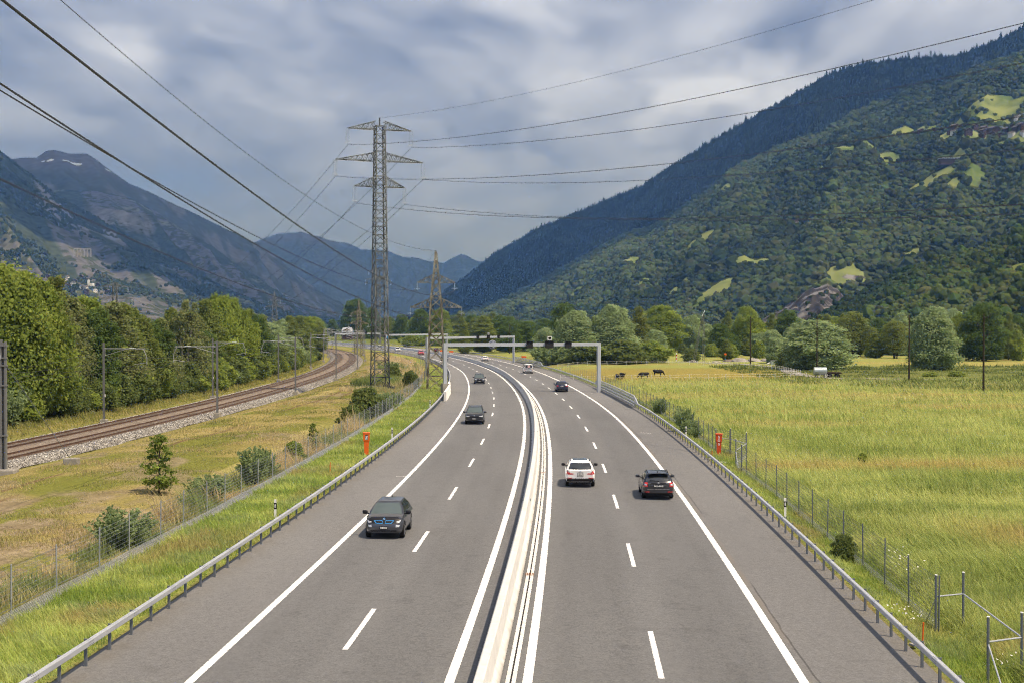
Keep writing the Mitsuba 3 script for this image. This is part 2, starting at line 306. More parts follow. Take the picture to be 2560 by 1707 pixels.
def ground_fn(p, n, uv):
    o, ro = uv.x, uv.y
    x, y = p.x, p.y
    fine = noise(x * 9, y * 9); mid = vfbm(x * 0.9, y * 0.5, 0.0, 4); big = vfbm(x * 0.07, y * 0.045, 2.0, 4)
    streak = vfbm(x * 0.035 + 0.02 * y, y * 0.16, 5.0, 4)
    green = mix((0.125, 0.165, 0.030), (0.215, 0.245, 0.058), mid)
    field = mix((0.215, 0.25, 0.060), (0.34, 0.35, 0.115), mid * 0.6 + big * 0.4)
    field = mix(field, mi.Color3f(0.33, 0.265, 0.085), sstep(0.56, 0.72, streak) * 0.75)
    dryband = sstep(247.0, 256.0, y + 0.05 * x + 6 * big) * sstep(330.0, 300.0, y) * sstep(95.0, 60.0, x)
    field = mix(field, mix((0.25, 0.21, 0.06), (0.33, 0.25, 0.07), mid), dryband * 0.8)
    scrub = sstep(205.0, 240.0, y + 1.1 * (x - 60) + 14 * (big - 0.5)) * sstep(48.0, 60.0, x) * sstep(345.0, 320.0, y)
    field = mix(field, mix((0.085, 0.115, 0.035), (0.18, 0.20, 0.07), mid), scrub * 0.8)
    hay = sstep(330.0, 340.0, y) * sstep(75.0, 95.0, x) * sstep(420.0, 395.0, y)
    field = mix(field, mi.Color3f(0.36, 0.30, 0.10), hay * sstep(0.35, 0.5, streak) * 0.8)
    verge = mix((0.19, 0.235, 0.045), (0.34, 0.34, 0.10), mid * 0.7 + 0.3 * big)
    verge = mix(verge, mi.Color3f(0.27, 0.20, 0.075), sstep(0.58, 0.75, vfbm(x * 0.5 + 3, y * 0.3, 0.0, 3)) * 0.8)
    bank = mix((0.20, 0.18, 0.055), (0.37, 0.30, 0.125), vfbm(x * 0.45, y * 0.22, 1.0, 4))
    bank = mix(bank, mi.Color3f(0.155, 0.175, 0.035), sstep(0.48, 0.64, vfbm(x * 0.20 + 9, y * 0.11, 0.0, 4)) * 0.8)
    pale = sstep(0.55, 0.66, vfbm(ro * 0.42, y * 0.02 + 4, 6.0, 3)) * sstep(5.5, 7.5, ro)
    bank = mix(bank, mi.Color3f(0.44, 0.37, 0.16), pale * 0.55)
    dirt = sstep(82.0, 70.0, y + 0.25 * (o + 25) + 14 * (mid - 0.5)) * sstep(-18.5, -20.5, o) * sstep(7.5, 9.5, ro + 3 * (mid - 0.5))
    dirt = dr.maximum(dirt, sstep(0.60, 0.70, vfbm(x * 0.16 + 20, y * 0.13, 0.0, 3)) * sstep(-20.0, -23.0, o) * 0.8)
    bank = mix(bank, mix((0.16, 0.120, 0.08), (0.37, 0.30, 0.205), vfbm(x * 1.6, y * 1.1, 0.0, 4)), dirt * 0.85 * sstep(0.30, 0.48, vfbm(x * 0.7 + 5, y * 0.5, 0.0, 4)))
    rut = dr.minimum(dr.abs(ro - 13.4 - 1.2 * vfbm(y * 0.03, 1.0, 0.0, 2)), dr.abs(ro - 15.2 - 1.2 * vfbm(y * 0.03, 1.0, 0.0, 2)))
    bank = mix(bank, mi.Color3f(0.17, 0.115, 0.07), (1 - sstep(0.10, 0.32, rut)) * sstep(0.35, 0.55, vfbm(y * 0.06, ro * 0.3, 4.0, 2)) * 0.85)
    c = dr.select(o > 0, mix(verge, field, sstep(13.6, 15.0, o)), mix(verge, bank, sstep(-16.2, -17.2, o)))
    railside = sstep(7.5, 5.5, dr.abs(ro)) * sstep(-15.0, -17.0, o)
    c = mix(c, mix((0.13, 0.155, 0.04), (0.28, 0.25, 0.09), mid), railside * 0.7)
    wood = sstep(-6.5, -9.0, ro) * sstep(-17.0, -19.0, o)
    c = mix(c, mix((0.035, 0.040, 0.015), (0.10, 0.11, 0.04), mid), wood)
    edge = dr.maximum(sstep(-12.75, -12.3, o) * sstep(0.0, -1.0, o), sstep(12.15, 11.75, o) * sstep(0.0, 1.0, o))
    c = mix(c, mi.Color3f(0.15, 0.115, 0.075), edge * 0.75)
    faraway = sstep(420.0, 900.0, y)
    c = mix(c, mix((0.10, 0.14, 0.03), (0.24, 0.25, 0.07), vfbm(x * 0.012, y * 0.006, 0.0, 4)), faraway)
    return c * (0.70 + 0.42 * fine)
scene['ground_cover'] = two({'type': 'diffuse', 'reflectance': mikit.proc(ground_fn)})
struct('ground', (v, f), 'ground_cover', True, uv=np.stack([GO.ravel(), GRO.ravel()], 1))

# ------------------------------------------------------------------ motorway
ss = np.arange(-60, 1060, 3.0)
v, f, uv = ribbon(ROAD, ss, np.linspace(O_RAIL_L - 0.35, O_RAIL_R + 0.35, 9))
struct('motorway', (v, f), 'asphalt', True, uv=uv, label='grey four lane motorway curving to the left up the valley')
def line_mesh(o, w, s0, s1, z=0.004, st=3.0): return ribbon(ROAD, np.arange(s0, s1 + .01, st), [o - w / 2, o + w / 2], z)
for o, w in ((-8.80, .24), (-1.91, .27), (.195, .27), (7.80, .27)):
    v, f, uv = line_mesh(o, w, -60, 1050); part('motorway', 'edge_line', (v, f), 'road_paint', uv=uv)
for o, s0 in ((-5.32, 41.3), (3.88, 39.0)):
    k = 0
    for s in np.arange(s0 - 18, 700, 18.0):
        if s < 30: continue
        v, f, uv = line_mesh(o, .17, s, s + 6.0, 0.004, 2.0); part('motorway', 'lane_dash', (v, f), 'road_paint', uv=uv)
for s, o0 in ((88.6, -9.6), (128.0, 8.6), (207, -10.0), (206, 8.6)):
    v, f, uv = ribbon(ROAD, [s, s + .12], [o0, o0 + (1.0 if o0 > 0 else .7)], 0.004); part('motorway', 'survey_mark', (v, f), 'road_paint', uv=uv)

# ------------------------------------------------------------------ concrete barrier between the carriageways, drain
OB = -0.90
prof = [(-.36, 0.0), (-.36, .07), (-.19, .28), (-.125, .84), (-.10, .86), (.10, .86), (.125, .84), (.19, .28), (.36, .07), (.36, 0.0)]
bar = thing('concrete_barrier', 'pale concrete median barrier of end to end blocks dividing the motorway', 'barrier')
def barrier_piece(s0, s1, gap=.012, st=2.0):
    q = np.linspace(s0 + gap, s1 - gap, max(2, int((s1 - s0) / st) + 1))
    P = np.stack([ROAD.at(q, OB + a, b) for a, b in prof], 1)
    v, f = loft(P, closed=True, caps=True); m = len(q)
    uv = np.vstack([np.stack([np.repeat(q, len(prof)), np.tile([b for _, b in prof], m)], 1), [[s0, .5], [s1, .5]]])
    return (v, f[:, ::-1]), uv
for i, s in enumerate(np.arange(25.6, 330, 6.0)):
    m, uv = barrier_piece(s, s + 6); part(bar, 'block', m, 'concrete', 25 if False else False, uv=uv)
m, uv = barrier_piece(331.6, 1040, st=4.0); part(bar, 'far_blocks', m, 'concrete', uv=uv, kind='stuff')
for s in (73, 120, 165, 210, 255, 300):
    for a in (-.16, .16):
        p = ROAD.at(s, OB + a, .62); part(bar, 'reflector', MB().box(p, (.06, .14, .10), ROAD.head(s)).mesh(), 'post_steel')
drain = thing('drain_channel', 'narrow slotted concrete drain beside the median barrier', 'drain')
for k, (a, b) in enumerate(((-.40, -.285), (-.235, -.12))):
    v, f, uv = ribbon(ROAD, np.arange(-40, 420, 3.0), [a, b], 0.012); part(drain, 'kerb_strip', (v, f), 'concrete', uv=uv * [1, 0] + [0, .5])
v, f, uv = ribbon(ROAD, np.arange(-40, 420, 3.0), [-.285, -.235], 0.006); part(drain, 'slot', (v, f), 'black_matt')
for s in (54.6, 92.3, 130, 168):
    mb = MB()
    for q in range(6): mb.box(ROAD.at(s, -.42 + q * .06, .02), (.03, .5, .02), ROAD.head(s))
    part(drain, 'grate', mb.mesh(), 'rust')

# ------------------------------------------------------------------ guard rails
def rail_beam(s0, s1, o, z, w=.14, h=.17, st=2.0, z1=None):
    q = np.linspace(s0, s1, max(2, int((s1 - s0) / st) + 1)); zz = np.linspace(z, z if z1 is None else z1, len(q)); c = .018
    pr = [(-w/2, c), (-w/2, h-c), (-w/2+c, h), (w/2-c, h), (w/2, h-c), (w/2, c), (w/2-c, 0), (-w/2+c, 0)]
    P = np.stack([ROAD.at(q, o + a) + np.stack([zz * 0, zz * 0, zz + b], -1) for a, b in pr], 1)
    v, f = loft(P, closed=True, caps=True); return v, f[:, ::-1]
def rail_post(s, o, side, top=.77):
    p = ROAD.at(s, o + side * .10); mb = MB(); hd = ROAD.head(s)
    mb.box(p + [0, 0, top / 2 - .1], (.07, .025, top + .2), hd)
    d = np.array([math.cos(hd), math.sin(hd), 0]) * .035; t = np.array([-math.sin(hd), math.cos(hd), 0]) * .03
    for k in (-1, 1): mb.box(p + k * d + t + [0, 0, top / 2 - .1], (.012, .06, top + .2), hd)
    return mb
def joint_bolts(s, o, z0):
    mb = MB(); hd = ROAD.head(s)
    for ds in (-.18, -.06, .06, .18):
        for a in (-.035, .035): mb.box(ROAD.at(s + ds, o + a, z0 + .172), (.022, .022, .012), hd)
        for b in (.05, .12): mb.box(ROAD.at(s + ds, o + (-.072 if o > 0 else .072), z0 + b), (.012, .022, .022), hd)
    return mb.mesh()
def guard_rail(o, side, label, s_near, phase, walls):
    g = thing('guard_rail', label, 'guard rail')
    s = s_near; far = MB()
    while s < 1000:
        near = s < 170
        if near:
            part(g, 'beam', rail_beam(s + .004, s + 3.996, o, .58), 'galvanised')
            if s < 85: part(g, 'joint_bolts', joint_bolts(s + 4, o, .58), 'post_steel', kind='stuff')
        for k in (0, 2):
            mb = rail_post(s + phase + k, o, side)
            if near: part(g, 'post', mb.mesh(), 'post_steel')
            elif s < 620: far.add(*mb.mesh())
        s += 4
    part(g, 'far_beam', rail_beam(s, s + .1, o, .58) if False else rail_beam(s_near + 4 * math.ceil((170 - s_near) / 4), 1040, o, .58, st=4.0), 'galvanised', kind='stuff')
    part(g, 'far_posts', far.mesh(), 'post_steel', kind='stuff')
    for (a, b) in walls:                       # extra stacked rails in front of a gantry foot
        for z, za in ((.98, .58), (.20, .20), (1.30, .58)):
            if z > 1.2 and b - a < 40: continue
            part(g, 'stacked_beam', rail_beam(a + 5, b - 5, o + side * .02, z), 'galvanised')
            if z > .5:
                part(g, 'end_beam', rail_beam(a, a + 5, o + side * .02, za, z1=z), 'galvanised'); part(g, 'end_beam', rail_beam(b - 5, b, o + side * .02, z, z1=za), 'galvanised')
        mb = MB()
        for q in np.arange(a + 5, b - 4, 2.0): mb.add(*rail_post(q, o, side, 1.2).mesh())
        part(g, 'tall_posts', mb.mesh(), 'post_steel', kind='stuff')
    return g
guard_rail(O_RAIL_L, -1, 'galvanised box beam guard rail along the left hard shoulder', 26.4, 0.0, [])
guard_rail(O_RAIL_R, 1, 'galvanised box beam guard rail along the right hard shoulder', 27.2, 0.0, [(163, 226), (335, 400)])
def gz(x, y): return float(ground_z(np.array([x]), np.array([y]))[0])
def on_ground(s, o):
    p = ROAD.at(s, o); return np.array([p[0], p[1], gz(p[0], p[1])])
def rot_z(a, loc): return T().translate([float(c) for c in loc]).rotate([0, 0, 1], math.degrees(a))

# ------------------------------------------------------------------ wire fences
def fence(label, posts, wires_low, close, hgt=1.95):
    g = thing('wire_fence', label, 'fence')
    tops = []; far = MB()
    for i, (s, o) in enumerate(posts):
        p = on_ground(s, o); r = .028 if p[1] < 140 else .032
        m = MB().bar(p + [0, 0, -.2], p + [rng.normal(0, .02), rng.normal(0, .02), hgt], 2 * r, sides=6)
        if p[1] < 240: part(g, 'post', m.mesh(), 'post_steel' if o > 0 else 'arm_steel')
        else: far.add(*m.mesh())
        tops.append(p)
    if far.v: part(g, 'far_posts', far.mesh(), 'post_steel', kind='stuff')
    tops = np.array(tops); mb = MB()
    zs = np.concatenate([np.arange(.08, .55, .075), np.arange(.55, hgt, .16)])
    near = tops[tops[:, 1] < 230]
    for z in zs: mb.tube(near + [0, 0, z], .0042 + .00004 * near[:, 1], 3)
    for a, b in zip(near[:-1], near[1:]):
        n = 16 if a[1] < 80 else 8
        if a[1] > 150: continue
        for t in np.arange(n) / n:
            p = a + (b - a) * t; mb.bar(p + [0, 0, .05], p + [0, 0, hgt - .1], .005, sides=3)
    part(g, 'wire_mesh', mb.mesh(), 'post_steel', kind='stuff')
    if wires_low:                          # fine small-animal mesh along the foot
        mb = MB()
        for a, b in zip(near[:-1], near[1:]):
            n = max(8, int(np.linalg.norm(b - a) / (.045 if close else .10))) if a[1] < 110 else (20 if close else 8)
            for t in np.arange(n) / n:
                p = a + (b - a) * t; mb.bar(p + [0, 0, 0], p + [0, 0, .42], .009 if a[1] < 110 else .03, sides=3)
        for z in np.arange(.03, .44, .045 if close else .11): mb.tube(near + [0, 0, z], .005 + .00004 * near[:, 1], 3)
        part(g, 'foot_mesh', mb.mesh(), 'galvanised', kind='stuff')
    return g
fl = [(40.3 + 4.02 * i + rng.normal(0, .15), O_FENCE_L + rng.normal(0, .05)) for i in range(88)]
fence('wire fence on grey posts between the left verge and the dry bank', fl, True, True)
fr1 = [(46.7 + 3.98 * i, O_FENCE_R + rng.normal(0, .04)) for i in range(13)]
fr2 = [(116.4 + 4.0 * i, O_FENCE_R + .05 * math.sin(i)) for i in range(72)]
gR = fence('wire fence on dark posts between the right verge and the green meadow', fr1 + [(99.6, 13.3), (104.5, 14.75), (109.1, 14.1), (113.6, 13.35)] + fr2, True, False)
def jog(pts, rails, braces):
    for s, o, h in pts:
        p = on_ground(s, o); part(gR, 'corner_post', MB().bar(p - [0, 0, .2], p + [0, 0, h], .085, sides=8).mesh(), 'post_steel')
        part(gR, 'post_cap', MB().bar(p + [0, 0, h], p + [0, 0, h + .025], .095, sides=8).mesh(), 'white')
    for a, b in rails:
        pa, pb = on_ground(*pts[a][:2]) + [0, 0, 1.25], on_ground(*pts[b][:2]) + [0, 0, 1.25]; part(gR, 'rail', MB().bar(pa, pb, .055, sides=8).mesh(), 'galvanised')
    for (s, o), k in braces:
        part(gR, 'brace', MB().bar(on_ground(s, o), on_ground(*pts[k][:2]) + [0, 0, 1.2], .05, sides=8).mesh(), 'galvanised')
jog([(46.7, 13.32, 1.95), (47.0, 14.29, 1.95), (40.6, 14.19, 1.95), (40.1, 13.1, 1.95)], [(0, 1), (1, 2), (2, 3)], [((39.1, 13.26), 3), ((48.4, 13.4), 0)])
jog([(96.6, 13.3, 1.95), (99.6, 13.31, 2.05), (104.5, 14.75, 2.05), (109.1, 14.2, 2.05), (110.2, 13.2, 1.95)], [(1, 2), (2, 3), (3, 4)], [((97.8, 13.25), 1)])

# ------------------------------------------------------------------ delineators, stakes, emergency phones
def delineator(s, o, label, towards=-1):
    d = thing('delineator_post', label, 'marker post', 'white delineator posts along the motorway')
    p = on_ground(s, o); hd = ROAD.head(s); tw = rot_z(hd, p)
    m = m3d.Manifold.extrude(m3d.CrossSection([[(-.06, -.04), (.06, -.04), (.045, .04), (-.045, .04)]]), 1.05)
    m = m.trim_by_plane([0, -.6, -1], -1.02); q = m.to_mesh()
    part(d, 'post', (q.vert_properties[:, :3], q.tri_verts), 'white', tw=tw)
    part(d, 'black_band', box((0, 0, .74), (.126, .09, .30)), 'black', tw=tw)
    part(d, 'reflector', box((0, -.046, .74), (.05, .012, .18)), 'white', tw=tw)
for s, o, lb in ((67.5, -12.95, 'white delineator post with black band, nearest one on the left verge'), (116.1, -12.8, 'white delineator post with black band behind the left rail, second from the camera'),
                 (161.6, -12.6, 'white delineator post with black band behind the left rail, third from the camera'), (211, -12.9, 'small white delineator post beside the left gantry foot'),
                 (260, -12.8, 'tiny white delineator post on the left verge beyond the gantry'),
                 (72.5, 12.35, 'white delineator post with black band, nearest one on the right verge'), (122.3, 12.15, 'white delineator post with black band beside the bushes on the right verge'),
                 (171.1, 12.1, 'white delineator post with black band on the right before the stacked rails'), (214, 12.85, 'white delineator post behind the stacked rails at the right gantry foot'),
                 (262, 12.6, 'small white delineator post on the right between the two gantries'), (306, 12.6, 'small white delineator post on the right near the white van'), (356, 12.8, 'tiny white delineator post at the second gantry foot')):
    delineator(s, o, lb)
for s, o, lb, h in ((44.1, 12.25, 'thin orange marker stake by the right rail near the fence corner', .72), (103.8, 12.1, 'thin orange marker stake in front of the right emergency phone', .62), (89.2, -13.85, 'thin orange marker stake on a flat stone on the left verge', .78)):
    k = thing('marker_stake', lb, 'stake', 'orange marker stakes'); p = on_ground(s, o)
    part(k, 'rod', MB().bar(p, p + [.03, 0, h], .05, sides=6).mesh(), 'sos_orange')
    part(k, 'base', MB().box(p + [-.12, -.06, .04], (.5, .34, .06), .3).mesh(), 'old_concrete')
def sos(s, o, label, bsdf, front, yaw):
    k = thing('emergency_phone', label, 'emergency phone'); p = on_ground(s, o); tw = rot_z(ROAD.head(s) + yaw, p)
    P = [[(-w, -d, z), (w, -d, z), (w, d, z), (-w, d, z)] for z, w, d in ((-.1, .14, .10), (0, .145, .105), (.98, .185, .135), (1.10, .225, .165), (1.60, .245, .18))]
    part(k, 'body', loft(P, True, True), bsdf, tw=tw)
    part(k, 'cap', rbox((.54, .42, .11), .03, (0, 0, 1.655)), bsdf, 30, tw=tw)
    if front == 'letters':
        for i, ch in enumerate('SOS'):
            m = meshkit.text_mesh(ch, .185, .006, True); b = m.bounds; m.apply_translation([-(b[0][0] + b[1][0]) / 2, 0, 0])
            m.apply_transform(trimesh.transformations.rotation_matrix(math.pi / 2, [1, 0, 0]))
            m.apply_translation([0, -.178 + (.045 if i == 2 else .012 * i), 1.36 - i * .275]); part(k, 'letter', m, 'white', tw=tw)
    else:
        part(k, 'call_panel', rbox((.22, .03, .34), .012, (0, -.172, 1.33)), 'trim_grey', tw=tw)
        part(k, 'handset', MB().bar((-.04, -.20, 1.25), (.03, -.20, 1.40), .05, sides=6).box((-.05, -.2, 1.24), (.07, .04, .05)).box((.04, -.2, 1.41), (.07, .04, .05)).mesh(), 'white', tw=tw)
        part(k, 'call_slot', box((0, -.19, 1.50), (.18, .01, .05)), 'black', tw=tw)
sos(109.1, 13.3, 'red emergency phone pillar lettered SOS by the right fence', 'sos_red', 'letters', -.15)
sos(102.3, -13.22, 'orange emergency phone pillar with handset panel on the left verge', 'sos_orange', 'panel', .15)
k = thing('paving_slab', 'pale stone slab in the grass below the right emergency phone', 'stone'); p = on_ground(101.5, 12.6); part(k, 'slab', rbox((.5, .35, .12), .03, p + [0, 0, .05]), 'concrete', uv=None)

# ------------------------------------------------------------------ sign gantries
def gantry(label, A, B, z, w, signs, disc=None, plinth=None):
    """portal of box section between the feet A and B (x, y); z: top of the beam"""
    g = thing('sign_gantry', label, 'gantry'); A, B = np.array(A, float), np.array(B, float)
    L = np.linalg.norm(B - A); a = math.atan2(B[1] - A[1], B[0] - A[0]); tw = rot_z(a, (A[0], A[1], 0))
    zA = plinth or gz(*A) - .3; zB = gz(*B) - .3; hb = w * 1.02
    def prism(poly):  # poly in xz, extruded over the width w
        m = trimesh.creation.extrude_polygon(sg.Polygon(poly), w, engine='earcut'); m.apply_transform(trimesh.transformations.rotation_matrix(math.pi / 2, [1, 0, 0])); m.apply_translation([0, w / 2, 0]); return m
    part(g, 'post', prism([(-w/2, zA), (w/2, zA), (w/2, z - hb), (-w/2, z)]), 'gantry_paint', tw=tw)
    part(g, 'post', prism([(L - w/2, zB), (L + w/2, zB), (L + w/2, z), (L - w/2, z - hb)]), 'gantry_paint', tw=tw)
    part(g, 'beam', prism([(-w/2, z + .003), (w/2, z - hb + .003), (L - w/2, z - hb + .003), (L + w/2, z + .003)]), 'gantry_paint', tw=tw)
    if plinth:
        part(g, 'plinth', rbox((1.0, 1.2, plinth - gz(*A) + .6), .03, (0, 0, (plinth + gz(*A) - .6) / 2)), 'old_concrete', tw=tw)
    for x in (L * .31, L * .52, L * .60): part(g, 'flange', box((x, 0, z - hb / 2), (.12, w + .12, hb + .12)), 'gantry_paint', tw=tw)
    for t, sw, sh, zc in signs:
        x = t * L
        part(g, 'message_sign', rbox((sw, .30, sh), .03, (x, -w / 2 - .22, z + zc)), 'black_matt', 30, tw=tw)
        part(g, 'sign_hood', box((x, -w / 2 - .32, z + zc + sh / 2 + .035), (sw + .06, .5, .03)), 'black', tw=tw)
        part(g, 'bracket', box((x, -w / 2 - .03, z + zc), (.3, .10, .3)), 'mast_steel', tw=tw)
    if len(signs) > 1:
        x = signs[1][0] * L; zt = z + signs[1][3] + signs[1][2] / 2 + .06; q = .52
        part(g, 'lamp_panel', rbox((q * .72, .14, q * .72), .02, (x, -w / 2 - .22, zt + q * .6)), 'black', 30, tw=tw)
        fr = MB()
        for dx, dz, sx, sz in ((-q/2, 0, .09, q + .09), (q/2, 0, .09, q + .09), (0, -q/2, q, .09), (0, q/2, q, .09)): fr.box((x + dx, -w / 2 - .23, zt + q * .6 + dz), (sx, .17, sz))
        part(g, 'lamp_frame', fr.mesh(), 'white', tw=tw)
    if disc is not None:
        x = disc * L
        part(g, 'round_sign', cyl(.60, .04, (x, w / 2 + .12, z - hb / 2), 'y', 40), 'post_steel', tw=tw)
        ring = trimesh.creation.torus(.60, .03, 40, 8); ring.apply_transform(trimesh.transformations.rotation_matrix(math.pi / 2, [1, 0, 0])); ring.apply_translation([x, w / 2 + .10, z - hb / 2])
        part(g, 'rim', ring, 'galvanised', 30, tw=tw)
        part(g, 'bracket', box((x, 0, z - hb / 2), (.12, w + .14, hb + .3)), 'gantry_paint', tw=tw)
    return g
gantry('grey sign gantry nearest the camera, with three black sign boxes over the right lanes', (-9.65, 202.5), (12.95, 209.5), 7.08, .50,
       [(.535, .93, .98, -.30), (.665, 1.25, 1.06, -.28), (.79, .93, .94, -.33)], .305, 1.30)
gantry('grey sign gantry second from the camera, behind the weathered lattice pylon', (-20.6, 340), (.45, 384), 6.72, .50,
       [(.54, .93, .90, -.28), (.665, 1.25, 1.0, -.2), (.79, .93, .90, -.28)], None)
gantry('far grey sign gantry crossing behind the tall pylon, third from the camera', (-46.4, 516), (-26.0, 560), 6.2, .55, [], None)
gantry('farthest grey sign gantry over the motorway by the barn, with a small black sign', (-88, 700), (-68, 725), 5.5, .60, [(.66, 1.2, 1.1, .0)], None)
# blue round sign plate under the third gantry
k = thing('blue_sign', 'small blue round sign beside the far gantry post behind the tall pylon', 'sign'); p = np.array([-50.0, 560.0, 4.6])
part(k, 'plate', cyl(.6, .05, p, 'y', 24), 'grille_blue'); part(k, 'pole', MB().bar(p + [0, .06, -5], p + [0, .06, .5], .1, sides=6).mesh(), 'mast_steel')
# white concrete wall at the left gantry foot
wall = thing('gantry_wall', 'low white concrete wall curving round the foot of the left gantry post', 'wall')
for s in np.arange(180, 216, 6.0):
    q = np.linspace(s + .01, s + 5.99, 4); pr = [(-.16, -.2), (-.14, 1.22), (.14, 1.22), (.2, -.2)]
    P = np.stack([ROAD.at(q, O_RAIL_L + .42 - .02 * np.clip(s - 198, 0, 99), 0) + np.array([math.cos(ROAD.head(s)) * a, math.sin(ROAD.head(s)) * a, b]) for a, b in pr], 1)
    v, f = loft(P, True, True); part(wall, 'panel', (v, f[:, ::-1]), 'render_white')

# ------------------------------------------------------------------ lattice pylons
def lattice_body(g, levels, bsdf, bw, style='z'):
    """levels: (z, half width); four legs as parts, the bracing as one part"""
    c = [(-1, -1), (1, -1), (1, 1), (-1, 1)]
    for a, b in c:
        mb = MB()
        for (z0, h0), (z1, h1) in zip(levels[:-1], levels[1:]): mb.bar((a * h0, b * h0, z0), (a * h1, b * h1, z1), bw * 1.5)
        yield 'leg', mb
    mb = MB()
    for i, ((z0, h0), (z1, h1)) in enumerate(zip(levels[:-1], levels[1:])):
        for k in range(4):
            (a, b), (d, e) = c[k], c[(k + 1) % 4]
            P0, P1, Q0, Q1 = (a * h0, b * h0, z0), (d * h0, e * h0, z0), (a * h1, b * h1, z1), (d * h1, e * h1, z1)
            if style == 'x': mb.bar(P0, Q1, bw * .8); mb.bar(P1, Q0, bw * .8)
            else: mb.bar(*((Q0, P1) if (k % 2 == 0) else (P0, Q1)), bw * .75)
            if style == 'z' or i % 3 == 0: mb.bar(Q0, Q1, bw * .75)
    yield 'bracing', mb
def lattice_arm(L, z, h0, depth, bw, n):
    """cross arm to +x: bottom chords flat at z, top chord sloping down to the tip"""
    mb = MB(); tip = np.array([L, 0, z])
    for sy in (-1, 1):
        A, B = np.array([h0, sy * h0, z]), np.array([h0, sy * h0 * .8, z + depth])
        mb.bar(A, tip, bw); mb.bar(B, tip, bw)
        for i in range(n):
            t0, t1 = i / n, (i + .5) / n
            mb.bar(A + (tip - A) * t0, B + (tip - B) * t1, bw * .6); mb.bar(B + (tip - B) * t1, A + (tip - A) * ((i + 1) / n), bw * .6)
    for i in range(1, n):
        t = i / n; A0, A1 = np.array([h0, -h0, z]), np.array([h0, h0, z]); mb.bar(A0 + (tip - A0) * t, A1 + (tip - A1) * t, bw * .6)
    return mb
def insulator(p, L, two_strings=True, gap=.42):
    mb = MB(); p = np.asarray(p, float)
    for k in ((-gap / 2, gap / 2) if two_strings else (0,)):
        mb.bar(p + [k, 0, 0], p + [k, 0, -L], .06, sides=5)
        for z in np.arange(.25, L - .2, .26): mb.bar(p + [k, 0, -z], p + [k, 0, -z - .07], .17, sides=6)
    mb.bar(p + [-.45, 0, -L], p + [.45, 0, -L], .07, sides=5); mb.bar(p + [0, 0, -L + .25], p + [0, 0, -L - .35], .08, sides=5)
    return mb
def pylon(label, x, y, yaw, levels, arms, bsdf, bw, style, ins, peak=None, cat='pylon', sc=1.0, ins_two=True, name='lattice_pylon'):
    g = thing(name, label, cat); z0 = gz(x, y) if abs(y) < 900 else 0; tw = rot_z(yaw, (x, y, z0)); att = []
    ca, sa = math.cos(yaw), math.sin(yaw)
    for nm, mb in lattice_body(g, levels, bsdf, bw, style): part(g, nm, mb.mesh(), bsdf, tw=tw, kind='stuff' if nm == 'bracing' else None)
    for z, L, depth, n in arms:
        h0 = float(np.interp(z, [a for a, _ in levels], [b for _, b in levels]))
        for sd in (-1, 1):
            v, f = lattice_arm(L, z, h0, depth, bw * .9, n).mesh(); v = v * [sd, 1, 1]; f = f if sd > 0 else f[:, ::-1]
            part(g, 'cross_arm', (v, f), bsdf, tw=tw)
            if ins: part(g, 'insulator', insulator((sd * (L - .05), 0, z), ins, ins_two).mesh(), 'insulator', tw=tw)
            att.append((x + sd * (L - .05) * ca, y + sd * (L - .05) * sa, z0 + z - ins - .3))
    if peak: part(g, 'peak', MB().bar((0, 0, levels[-1][0]), (0, 0, peak), .18).mesh(), bsdf, tw=tw)
    att.append((x, y, z0 + (peak or levels[-1][0])))
    return g, att
lv = [(0, 1.22), (.35, 1.20)] + [(z, 1.20 - .53 * (z / 41.4) ** 0.9) for z in np.arange(1.65, 41.6, 1.3)]
main, attM = pylon('tall narrow dark lattice pylon with three pairs of arms left of the motorway', -20.6, 219.0, .36, lv,
                   [(40.1, 5.15, 1.25, 6), (35.2, 7.1, 1.3, 8), (31.2, 4.05, 1.6, 5)], 'pylon_steel', .115, 'z', 2.3, 41.9)
part(main, 'base_frame', MB().box((0, 0, .1), (4.0, .3, .3)).box((0, 1.5, .1), (4.0, .3, .3)).box((0, -1.5, .1), (4.0, .3, .3)).mesh(), 'pylon_steel', tw=rot_z(.36, (-20.6, 219, gz(-20.6, 219))))
def lev(h, w0, w1, n, taper=.9): return [(h * (i / n) ** taper, w0 + (w1 - w0) * (i / n) ** taper) for i in range(n + 1)]
lv2 = [(0, 1.34), (2.1, 1.26), (4.4, 1.17), (6.6, 1.08), (8.6, 1.01), (10.5, .93), (12.5, .85), (13.9, .74), (15.1, .62), (16.3, .50), (17.5, .38), (18.7, .27), (19.8, .17), (20.9, .09)]
low, attL = pylon('weathered lattice pylon with two pairs of arms beside the left rail', -11.6, 214.5, .0, lv2, [(16.3, 2.9, 1.15, 3), (12.5, 3.95, 1.35, 4)], 'pylon_weathered', .135, 'x', .9, 21.2, ins_two=False)
far2, attF = pylon('thin distant lattice pylon by the railway curve left of the tall one', -51.0, 467, .45, [(a * .9, b * .9) for a, b in lv2], [(14.4, 2.7, .9, 3), (11, 3.5, .95, 3)], 'pylon_weathered', .11, 'x', .9, 18.6, ins_two=False)
hid, attH = pylon('distant lattice pylon half hidden behind the tall pylon', -69, 725, .3, [(a * .93, b) for a, b in lv[::2]], [(40.5 * .93, 5.1, 1.3, 4), (35.5 * .93, 6.6, 1.4, 5)], 'pylon_steel', .16, 'z', 2.4, 39)
pt1, attP1 = pylon('broad distant lattice pylon rising behind the left woodland', -162.5, 575, .5, [(a * .66, b) for a, b in lv[::2]], [(25.2, 5.4, 1.2, 4), (20.2, 6.9, 1.3, 5), (15.4, 4.2, 1.3, 4)], 'pylon_steel', .16, 'z', 2.2, 27)
